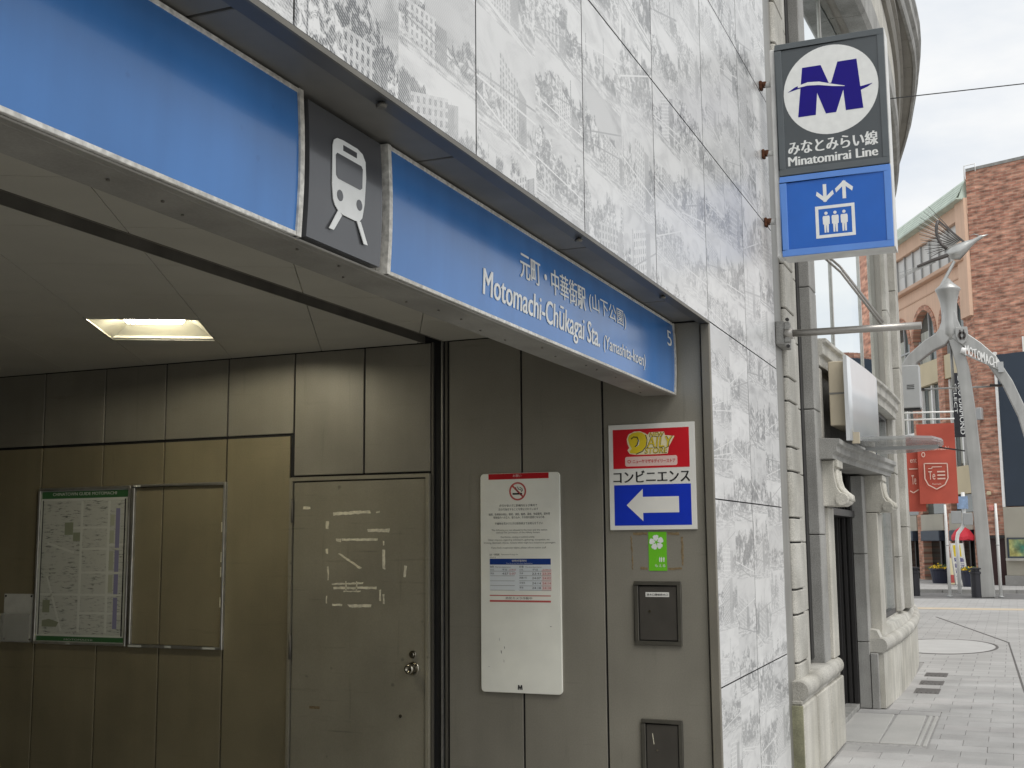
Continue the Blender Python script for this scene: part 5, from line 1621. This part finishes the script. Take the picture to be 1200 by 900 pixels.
def arch_panel(s0, s1):
    """salmon wall with a round-headed hole, between two piers"""
    c, r_ = (s0 + s1) / 2, (s1 - s0) / 2
    hole = [(c + r_ * math.cos(R(180 * i / 14)), 8.8 + r_ * math.sin(R(180 * i / 14))) for i in range(15)]
    for side in (1, -1):
        hs = hole[:8] if side == 1 else hole[7:]
        if side == 1:
            poly = [(c + r_, 10.71), (c, 10.71)] + [hs[i] for i in range(7, -1, -1)]
        else:
            poly = [(c, 10.71), (c - r_, 10.71)] + [hs[i] for i in range(len(hs) - 1, -1, -1)]
        MB().slab(FP, [(-a, b2) for a, b2 in poly], -0.3, 0.0).build('arch_wall', M['pinkwall'], bb)
    ri = MB()
    for i in range(14):
        a0_, a1_ = R(180 * i / 14), R(180 * (i + 1) / 14)
        q = [(-(c + rr_ * math.cos(a)), 8.8 + rr_ * math.sin(a)) for rr_, a in ((r_ - 0.02, a0_), (r_ + 0.17, a0_), (r_ + 0.17, a1_), (r_ - 0.02, a1_))]
        ri.slab(FP, q, -0.26, 0.04)
    ri.build('brick_arch_ring', BR2, bb)
    # window in it
    gl = MB().slab(FP, [(-a, b2) for a, b2 in hole] + [(-(c - r_), 7.92), (-(c + r_), 7.92)], -0.27, -0.24)
    w_ = gl.build('window', M['shadeglass'], bb)
    prect(c + 0.05, c + r_ - 0.12, 7.95, 9.1, -0.235, -0.232, 'curtain', M['curtain'], parent=w_)
    for a0_, a1_, z0, z1 in ((c - 0.03, c + 0.03, 7.92, 9.75), (c - r_, c + r_, 8.55, 8.61), (c - r_ + 0.02, c - r_ + 0.08, 7.92, 8.8), (c + r_ - 0.08, c + r_ - 0.02, 7.92, 8.8)):
        prect(a0_, a1_, z0, z1, -0.23, -0.17, 'window_bar', M['ubox'], parent=w_)
    # cream spandrel below, its window under that
    prect(s0, s1, 7.08, 7.90, -0.25, -0.04, 'spandrel', M['creamw'])
    w2 = prect(s0 + 0.02, s1 - 0.02, 4.0, 7.06, -0.3, -0.26, 'window', M['shadeglass'])
    prect(c + 0.1, s1 - 0.5, 4.1, 6.9, -0.255, -0.25, 'curtain', M['curtain'], parent=w2)
    for a0_, a1_, z0, z1 in ((s0, s0 + 0.14, 4.0, 7.06), (s1 - 0.14, s1, 4.0, 7.06), (c - 0.05, c + 0.05, 4.0, 7.06), (s0 + 0.14, s1 - 0.14, 5.4, 5.5)):
        prect(a0_, a1_, z0, z1, -0.25, -0.15, 'window_bar', M['polewhite'], parent=w2)
    prect(s0, s1, 3.05, 3.98, -0.25, -0.02, 'spandrel', M['creamw'])
    # shop front
    prect(s0, s1, 1.85, 2.42, -0.2, 0.10, 'shop_fascia', M['beigebase'])
    prect(s0 + 0.15, s1 - 0.2, 1.48, 1.84, -0.1, 0.22, 'shop_awning', M['bluewall'], 0.02)
    prect(s0, s1, 2.45, 3.04, -0.28, -0.2, 'transom_window', M['shadeglass'])
    prect(s0, s1, 0.1, 1.84, -0.31, -0.25, 'shop_window', M['dglass'])
    prect(c - 0.04, c + 0.04, 0.1, 1.5, -0.24, -0.18, 'shop_mullion', M['bronze'])


for s0, s1 in wins:
    arch_panel(s0, s1)
for i in range(0, len(edges), 2):
    prect(edges[i] + (0.008 if i == 0 else 0), edges[i + 1], 8.805, 10.71, -0.3, 0.0, 'salmon_wall', M['pinkwall'])
prect(0.02, SL, 10.26, 10.30, 0.0, 0.03, 'string_course', M['pinkd'])
prect(0.3, SL, 10.72, 10.86, -0.3, 0.22, 'ledge', M['pinkd'], 0.02)
prect(0.02, 0.75, 8.82, 12.78, 0.0, 0.12, 'corner_pilaster', M['pinkwall'])
prect(0.0, SL, 12.22, 12.78, -0.3, 0.02, 'salmon_band', M['pinkwall'])
prect(0.0, SL, 10.86, 12.21, -0.3, -0.2, 'strip_backing', M['backing'])
k = 1.15
while k < SL:
    prect(k + 0.02, k + 0.78, 10.88, 12.20, -0.2, -0.12, 'strip_window', M['blind'])
    prect(k - 0.03, k + 0.018, 10.87, 12.21, -0.2, -0.06, 'strip_mullion', M['ubox'])
    k += 0.82
# copper roof: sloping standing-seam sheets
rows_ = 5
for i in range(rows_):
    z0, z1 = 12.79 + 0.14 * i, 12.79 + 0.14 * (i + 1)
    n0_, n1_ = 0.30 - 0.09 * i, 0.21 - 0.09 * i
    q = [P_(0.15 + 0.03 * i, z0, n0_ + 0.02), P_(SL, z0, n0_ + 0.02), P_(SL, z1, n1_), P_(0.18 + 0.03 * i, z1, n1_)]
    MB().prism([tuple(p) for p in q], (0, 0, 0.03)).build('copper_sheet', M['copper'], bb)
MB().prism([tuple(P_(0.05, 12.74, 0.34)), tuple(P_(SL, 12.74, 0.34)), tuple(P_(SL, 12.74, -0.4)), tuple(P_(0.05, 12.74, -0.4))], (0, 0, 0.05)).build('copper_gutter', M['copper'], bb)
MB().prism([tuple(P_(0.1, 12.79, 0.24)), tuple(P_(0.1, 12.79, -0.4)), tuple(P_(0.25, 13.5, -0.4)), tuple(P_(0.25, 13.5, -0.1))], tuple(u1 * 0.04)).build('copper_end', M['copper'], bb)

# ---- black blade sign on the corner
bl = thing('blade_sign', (39.9, 1.35, 4.85), 'tall black vertical sign with white lettering on the brick corner', 'sign')
FBl = Fr((39.9, 0, 0), (0, -1, 0))
MB().rect(FBl, -1.51, -1.15, 4.75, 6.80, -0.12, 0.0).build('board', M['blackp'], bl, bevel=0.01)
MB().box(40.02, 41.6, 1.30, 1.36, 6.5, 6.56).box(40.02, 41.6, 1.30, 1.36, 5.0, 5.06).build('bracket', M['bronze'], bl)
FR = Fr((39.898, 0, 0), (0, 0, -1), (0, -1, 0))
FR.N = Vector((-1, 0, 0))
text(FR, 'EXCO DIAMOND', -6.70, -4.83, -1.33, -1.19, 0.004, WHT, bl, bold=0.02)
text(FR, 'SELECT', -6.45, -5.5, -1.47, -1.38, 0.004, WHT, bl)
# ================================================================ steel street arch with bird
ar = thing('street_arch', (34.6, 0.7, 0), 'tall satin steel street gate with flared mast and bird sculpture on top', 'gate')
AX = 34.6


def sect(pts, w0, w1, name, mat, depth=0.34, parent=ar, ws=None):
    """tapered rectangular limb through (y, z) points in the plane x = AX"""
    n = len(pts)
    rings_ = []
    for i, (y, z) in enumerate(pts):
        a, c = pts[max(i - 1, 0)], pts[min(i + 1, n - 1)]
        d = Vector((0, c[0] - a[0], c[1] - a[1])).normalized()
        s = Vector((0, -d.z, d.y))
        w_ = ws[i] if ws else w0 + (w1 - w0) * i / (n - 1)
        p = Vector((AX, y, z))
        dx = Vector((depth / 2 * (w_ / max(w0, w1)) + 0.03, 0, 0))
        rings_.append([tuple(p + s * (w_ / 2) - dx), tuple(p + s * (w_ / 2) + dx), tuple(p - s * (w_ / 2) + dx), tuple(p - s * (w_ / 2) - dx)])
    return MB().loft(rings_, False).build(name, mat, parent, bevel=0.02)


sect([(0.70, 0.0), (0.745, 1.36), (0.81, 3.2), (0.90, 5.07), (0.99, 6.2), (1.10, 6.75), (1.24, 7.3)], 0.36, 0.30, 'leg', M['archsteel'])
sect([(1.28, 7.8), (1.31, 7.5), (1.38, 7.25), (1.54, 7.05), (1.85, 6.90), (2.3, 6.55), (2.7, 5.95), (3.0, 5.0), (3.2, 3.4), (3.25, 0.0)], 0.40, 0.30, 'leg', M['archsteel'], ws=[0.30, 0.36, 0.40, 0.40, 0.36, 0.33, 0.32, 0.31, 0.30, 0.30])
sect([(1.26, 7.8), (1.22, 7.5), (1.13, 7.22), (0.94, 7.02), (0.6, 6.76), (0.25, 6.40), (-0.12, 5.72), (-0.45, 4.84), (-0.75, 3.4), (-0.9, 1.6), (-0.95, 0.0)], 0.38, 0.24, 'arm', M['archsteel'], ws=[0.30, 0.36, 0.38, 0.36, 0.32, 0.30, 0.28, 0.27, 0.26, 0.25, 0.24])
MB().lathe((AX, 1.27, 0), [(0.17, 7.0), (0.24, 7.2), (0.215, 7.5), (0.205, 7.8), (0.225, 8.1), (0.30, 8.38), (0.335, 8.44), (0.335, 8.48), (0.18, 8.62), (0.03, 8.80)], 24).build('flared_mast', M['archsteel'], ar)
MB().tube([(AX + 0.2, 1.28, 6.9), (AX + 0.2, 1.28, 5.65)], 0.04, 8).build('rear_post', M['archsteel'], ar)
MB().tube([(AX + 0.15, 2.15, 5.72), (AX + 0.15, 0.30, 5.70)], 0.025, 8).build('lamp_bar', M['archsteel'], ar)
for y_ in (0.18, 2.2):
    MB().prism([(AX + 0.05, y_ - 0.16, 5.68), (AX + 0.25, y_ - 0.16, 5.68), (AX + 0.25, y_ + 0.16, 5.70), (AX + 0.05, y_ + 0.16, 5.70)], (0, 0, 0.05)).build('lamp_head', M['bronze'], ar)
# emblem and letters
FA = Fr((AX - 0.24, 0, 0), (0, -1, 0))
em = MB().slab(FA, [(-1.12, 7.34), (-0.82, 7.34), (-0.80, 7.10), (-0.87, 6.92), (-0.97, 6.84), (-1.07, 6.92), (-1.13, 7.10)], -0.06, 0.03)
eo = em.build('shield', M['archsteel'], ar, bevel=0.015)
e2_ = MB().ring(FA, -0.965, 7.10, 0.05, 0.11, 0.03, 0.05, 16).rect(FA, -1.03, -0.99, 6.98, 7.26, 0.03, 0.05).rect(FA, -0.93, -0.90, 6.98, 7.26, 0.03, 0.05)
e2_.build('shield_relief', M['birddark'], eo)
MB().tube([(AX - 0.24, 1.01, 6.70), (AX - 0.24, 0.90, 6.66)], 0.085, 12).build('letter_end_ball', M['polewhite'], ar)
for i, ch in enumerate('MOTOMACHI'):
    u_ = -0.90 + i * 0.099
    v_ = 6.58 - (i + 0.5) * 0.055
    text(FA, ch, u_, u_ + (0.085 if ch != 'I' else 0.03), v_, v_ + 0.26, 0.03, M['polewhite'], ar, 'letter', bold=0.02)
MB().bar((AX - 0.22, 0.95, 6.60), (AX - 0.22, -0.02, 6.06), 0.05, 0.05, (1, 0, 0)).build('letter_rail', M['archsteel'], ar)
MB().box(AX - 0.3, AX - 0.2, -0.04, 0.10, 6.02, 6.30).build('letter_end_block', M['ubox'], ar)
# bird
bd = sect([(1.47, 8.50), (1.25, 8.9), (1.05, 9.26)], 0.10, 0.08, 'bird_leg', M['birdsteel'], 0.08)
rgs = []
for y, z, w_, h_ in ((1.30, 9.52, 0.03, 0.05), (1.10, 9.50, 0.14, 0.20), (0.90, 9.52, 0.17, 0.24), (0.72, 9.63, 0.13, 0.17), (0.55, 9.74, 0.07, 0.09), (0.42, 9.82, 0.055, 0.06), (0.34, 9.86, 0.06, 0.065), (0.28, 9.88, 0.035, 0.035), (0.14, 9.92, 0.008, 0.008)):
    rgs.append([(AX + w_ * math.cos(6.28319 * j / 12), y, z + h_ * math.sin(6.28319 * j / 12)) for j in range(12)])
MB().loft(rgs, True).build('bird_body', M['birdsteel'], ar)
MB().tube([(AX, 0.38, 9.92), (AX, 0.50, 9.97), (AX, 0.62, 9.93)], [0.012, 0.01, 0.004], 6).build('bird_crest', M['birdsteel'], ar)
wr = Vector((0, 0.78, 9.76))
MB().bar((AX, 0.76, 9.76), (AX, 1.42, 10.46), 0.05, 0.06, (1, 0, 0)).build('wing_spar', M['birddark'], ar)
arc = [(1.42, 10.46), (1.475, 10.30), (1.48, 10.12), (1.44, 9.92), (1.36, 9.76), (1.22, 9.62)]
MB().tube([(AX, y, z) for y, z in arc], 0.045, 8).build('wing_arch', M['birddark'], ar)
fth0 = [(1.655, 10.90), (1.80, 10.77), (1.90, 10.61), (1.94, 10.44), (1.95, 10.28), (1.94, 10.12), (1.92, 9.96), (1.88, 9.80), (1.82, 9.66), (1.76, 9.54), (1.66, 9.44)]
fth = [v for a, c in zip(fth0, fth0[1:]) for v in (a, ((a[0] + c[0]) / 2, (a[1] + c[1]) / 2))] + [fth0[-1]]
for i, (y, z) in enumerate(fth):
    s = i / (len(fth) - 1)
    ry, rz = 0.86 + 0.35 * s, 9.82 - 0.20 * s
    my, mz = (y + ry) / 2, (z + rz) / 2 + 0.02
    MB().tube([(AX, ry, rz), (AX, my, mz), (AX, y, z)], [0.014, 0.013, 0.006], 6).build('wing_feather', M['birdsteel'] if i % 2 else M['birddark'], ar)
sect([(1.15, 9.46), (1.6, 9.34), (2.05, 9.19)], 0.10, 0.07, 'tail_spar', M['birddark'], 0.08)
for i in range(4):
    MB().tube([(AX, 1.55, 9.34 - 0.02 * i), (AX, 2.1, 9.17 - 0.03 * i), (AX, 2.62, 8.98 - 0.045 * i + (0.06 if i == 0 else 0))], [0.014, 0.012, 0.004], 6).build('tail_feather', M['birdsteel'], ar)

# ================================================================ banners on their lamp post
bp_ = thing('banner_post', (24.0, 1.98, 0), 'street post with two thin white arms carrying the red banners', 'post')
MB().tube([(24.0, 1.98, 0), (24.0, 1.98, 4.6)], 0.05, 12).build('post', M['polewhite'], bp_)
for z, x_ in ((4.005, 24.0), (3.875, 24.06)):
    MB().tube([(x_, 1.98, z), (x_, 0.90, z - 0.02)], 0.016, 8).build('arm', M['polewhite'], bp_)
FBn = Fr((24.02, 0, 0), (0, -1, 0))


def banner(F, u0, u1, v0, v1, label, sh, txt, amp=0.02):
    b_ = thing('banner', tuple(F.p((u0 + u1) / 2, v0)), label, 'banner', 'red street banners')
    nx, nz_ = 10, 14
    wave = lambda u, v: amp * math.sin(5 * (u - u0) + 2.2 * v) * (v1 - v) / (v1 - v0) + 0.5 * amp * math.sin(9 * v)
    vs = [F.p(u0 + (u1 - u0) * i / nx, v0 + (v1 - v0) * j / nz_, wave(u0 + (u1 - u0) * i / nx, v0 + (v1 - v0) * j / nz_)) for j in range(nz_ + 1) for i in range(nx + 1)]
    n_ = len(vs)
    back = [p - F.N * 0.004 for p in vs]
    fs_ = []
    for j in range(nz_):
        for i in range(nx):
            a = j * (nx + 1) + i
            fs_ += [(a, a + 1, a + nx + 2, a + nx + 1), (n_ + a, n_ + a + nx + 1, n_ + a + nx + 2, n_ + a + 1)]
    MB().add(vs + back, fs_, True).build('cloth', M['banner'], b_)
    nn = amp * 1.6
    for kind, *p in sh:
        if kind == 'line':
            t_ = MB()
            for (a, c), (d_, e_) in zip(p[0], p[0][1:]):
                t_.bar(F.p(a, c, nn), F.p(d_, e_, nn), p[1], 0.003, F.N)
            t_.build('crest_outline', M['bannerink'], b_)
    for body_, a, c, d_, e_ in txt:
        text(F, body_, a, c, d_, e_, nn, M['bannerink'], b_, 'printed_word', bold=0.01)
    return b_


shield = [(-1.487, 3.01), (-1.072, 3.00), (-1.072, 2.72), (-1.13, 2.60), (-1.285, 2.515), (-1.43, 2.60), (-1.487, 2.72), (-1.487, 3.01)]
banner(FBn, -1.60, -0.91, 2.24, 3.77, 'red banner with white shield crest, nearer the arch leg', [('line', shield, 0.02), ('line', [(-1.42, 2.91), (-1.35, 2.91), (-1.35, 2.94), (-1.17, 2.94)], 0.015)],
       [('Te', -1.42, -1.30, 2.70, 2.86), ('≡', -1.26, -1.12, 2.70, 2.86), ('Motomachi', -1.36, -1.20, 2.60, 2.63), ('motomachi', -1.46, -1.03, 3.26, 3.33), ('o', -1.53, -1.46, 3.13, 3.23)])
FB2 = Fr((24.16, 0, 0), (0, -1, 0))
banner(FB2, -1.90, -1.50, 2.10, 3.55, 'red banner half hidden behind the stone corner pilasters', [('line', [(-1.78, 2.92), (-1.62, 2.92)], 0.02), ('line', [(-1.78, 2.50), (-1.72, 2.46), (-1.62, 2.52)], 0.02)],
       [('ent', -1.75, -1.63, 3.04, 3.12), ('Te', -1.74, -1.66, 2.62, 2.80)])

# ================================================================ street things by the crossing
pole_spots = [(34.7, 1.67, 2.5, 'slim white pole between the stone corner and the arch leg'), (34.7, 0.385, 2.5, 'slim white pole to the right of the arch leg')]
for x_, y_, h_, lab in pole_spots:
    p_ = thing('white_pole', (x_, y_, 0), lab, 'pole', 'slim white poles at the crossing')
    MB().tube([(x_, y_, 0), (x_, y_, h_ * 0.8), (x_, y_, h_)], [0.045, 0.042, 0.03], 10).build('shaft', M['polewhite'], p_)
    MB().tube([(x_, y_, h_ * 0.55), (x_, y_, h_ * 0.56)], 0.05, 10).build('collar', M['ubox'], p_)
    MB().tube([(x_, y_, 0.0), (x_, y_, 0.03)], 0.08, 12).build('base', M['ubox'], p_)
ck = thing('crooked_pole', (36.9, 1.50, 0), 'white pole with a kink carrying small blue sign plates', 'pole')
MB().tube([(36.9, 1.50, 0.0), (36.9, 1.50, 1.55), (36.9, 1.46, 1.72), (36.9, 1.31, 1.92), (36.9, 1.27, 2.1), (36.9, 1.27, 2.9)], 0.055, 10).build('shaft', M['polewhite'], ck)
MB().box(36.8, 36.84, 1.14, 1.44, 2.42, 2.78).build('sign_plate', pm('pale blue plate', (0.30, 0.42, 0.62), 0.4, 0, 0.2, 8), ck)
MB().box(36.8, 36.86, 1.04, 1.30, 1.95, 2.30).box(36.8, 36.86, 1.34, 1.62, 2.0, 2.36).build('control_box', M['ubox'], ck, bevel=0.01)
for x_, y_, lab in ((35.2, 2.60, 'black bollard beside the stone corner at the crossing'), (34.45, 0.985, 'black bollard in front of the flower tub by the arch leg')):
    b_ = thing('bollard', (x_, y_, 0), lab, 'bollard', 'black bollards at the crossing')
    MB().lathe((x_, y_, 0), [(0.13, 0), (0.13, 0.62), (0.15, 0.63), (0.15, 0.68), (0.11, 0.70), (0.11, 0.74), (0.155, 0.75), (0.155, 0.78), (0.05, 0.80)], 16, False).build('shaft', M['blackp'], b_)
rr = random.Random(4)
for x_, y_, z_, lab in ((42.4, 2.30, 0.09, 'dark tub of yellow flowers beside the shop fronts'), (39.6, 1.25, 0.09, 'dark tub of yellow flowers by the arch leg')):
    b_ = thing('planter', (x_, y_, z_), lab, 'planter', 'dark flower tubs')
    MB().lathe((x_, y_, z_), [(0.26, 0), (0.33, 0.42), (0.36, 0.44), (0.36, 0.50), (0.31, 0.50), (0.30, 0.44)], 18, False).build('tub', M['tub'], b_)
    lf, fl_ = MB(), MB()
    for i in range(160):
        a, r_ = rr.uniform(0, 6.283), 0.36 * math.sqrt(rr.random())
        p = Vector((x_ + r_ * math.cos(a), y_ + r_ * math.sin(a), z_ + 0.47 + rr.uniform(0, 0.17) * (1.2 - r_ / 0.4)))
        q = Vector((rr.uniform(-1, 1), rr.uniform(-1, 1), rr.uniform(-0.4, 1))).normalized()
        w_ = q.orthogonal().normalized()
        s_ = rr.uniform(0.03, 0.055)
        (fl_ if i % 3 == 0 else lf).add([p - w_ * s_, p + q * s_, p + w_ * s_, p - q * s_], [(0, 1, 2, 3)])
    tag(lf.build('leaves', M['leaf'], b_), kind='stuff')
    tag(fl_.build('flowers', M['flower'], b_), kind='stuff')
# leaning banner boards and parasol by the shop
nbn = thing('flag_board', (40.6, 1.72, 0.09), 'tall white and yellow advertising flag standing by the shops', 'flag')
FN = Fr((40.6, 0, 0), (0, -1, 0.0), (0, 0.08, 1))
MB().rect(FN, -1.74, -1.36, 0.12, 1.42, -0.02, 0.0).build('cloth', M['cardwhite'], nbn)
MB().rect(FN, -1.68, -1.46, 1.0, 1.36, 0.0, 0.006).build('yellow_patch', M['yellow'], nbn)
for u in (-1.70, -1.53):
    for v in (0.28, 0.46, 0.64, 0.82):
        text(FN, random.choice('新鮮市場元町商店'), u, u + 0.13, v, v + 0.14, 0.005, M['navy'], nbn, bold=0.02)
MB().tube([FN.p(-1.76, 0.0, -0.01), FN.p(-1.76, 1.5, -0.01)], 0.015, 6).build('rod', M['ubox'], nbn)
af = thing('a_board', (41.2, 1.95, 0.09), 'yellow and white pavement board standing by the shops', 'sign')
FN2 = Fr((41.2, 0, 0), (0, -1, 0), (0.12, 0, 1))
MB().rect(FN2, -2.02, -1.78, 0.10, 0.95, -0.03, 0.0).build('board', M['cream'], af, bevel=0.01)
MB().rect(FN2, -2.0, -1.80, 0.15, 0.40, 0.0, 0.006).build('red_patch', M['redink'], af)
MB().bar(FN2.p(-1.9, 0.9, -0.03), (41.5, 1.9, 0.09), 0.2, 0.02).build('rear_leg', M['creamw'], af)
um = thing('parasol', (41.4, 1.50, 0.09), 'red parasol folded out above the shop entrance', 'parasol')
MB().tube([(41.4, 1.50, 0.09), (41.4, 1.50, 1.95)], 0.03, 8).build('pole', M['ubox'], um)
MB().loft([[(41.4 + r_ * math.cos(6.28319 * j / 12), 1.50 + r_ * math.sin(6.28319 * j / 12), z + (0.05 * (j % 2) if r_ > 0.3 else 0)) for j in range(12)] for r_, z in ((0.36, 1.50), (0.35, 1.60), (0.22, 1.84), (0.03, 1.96))], False).build('canopy', M['umbrella'], um)
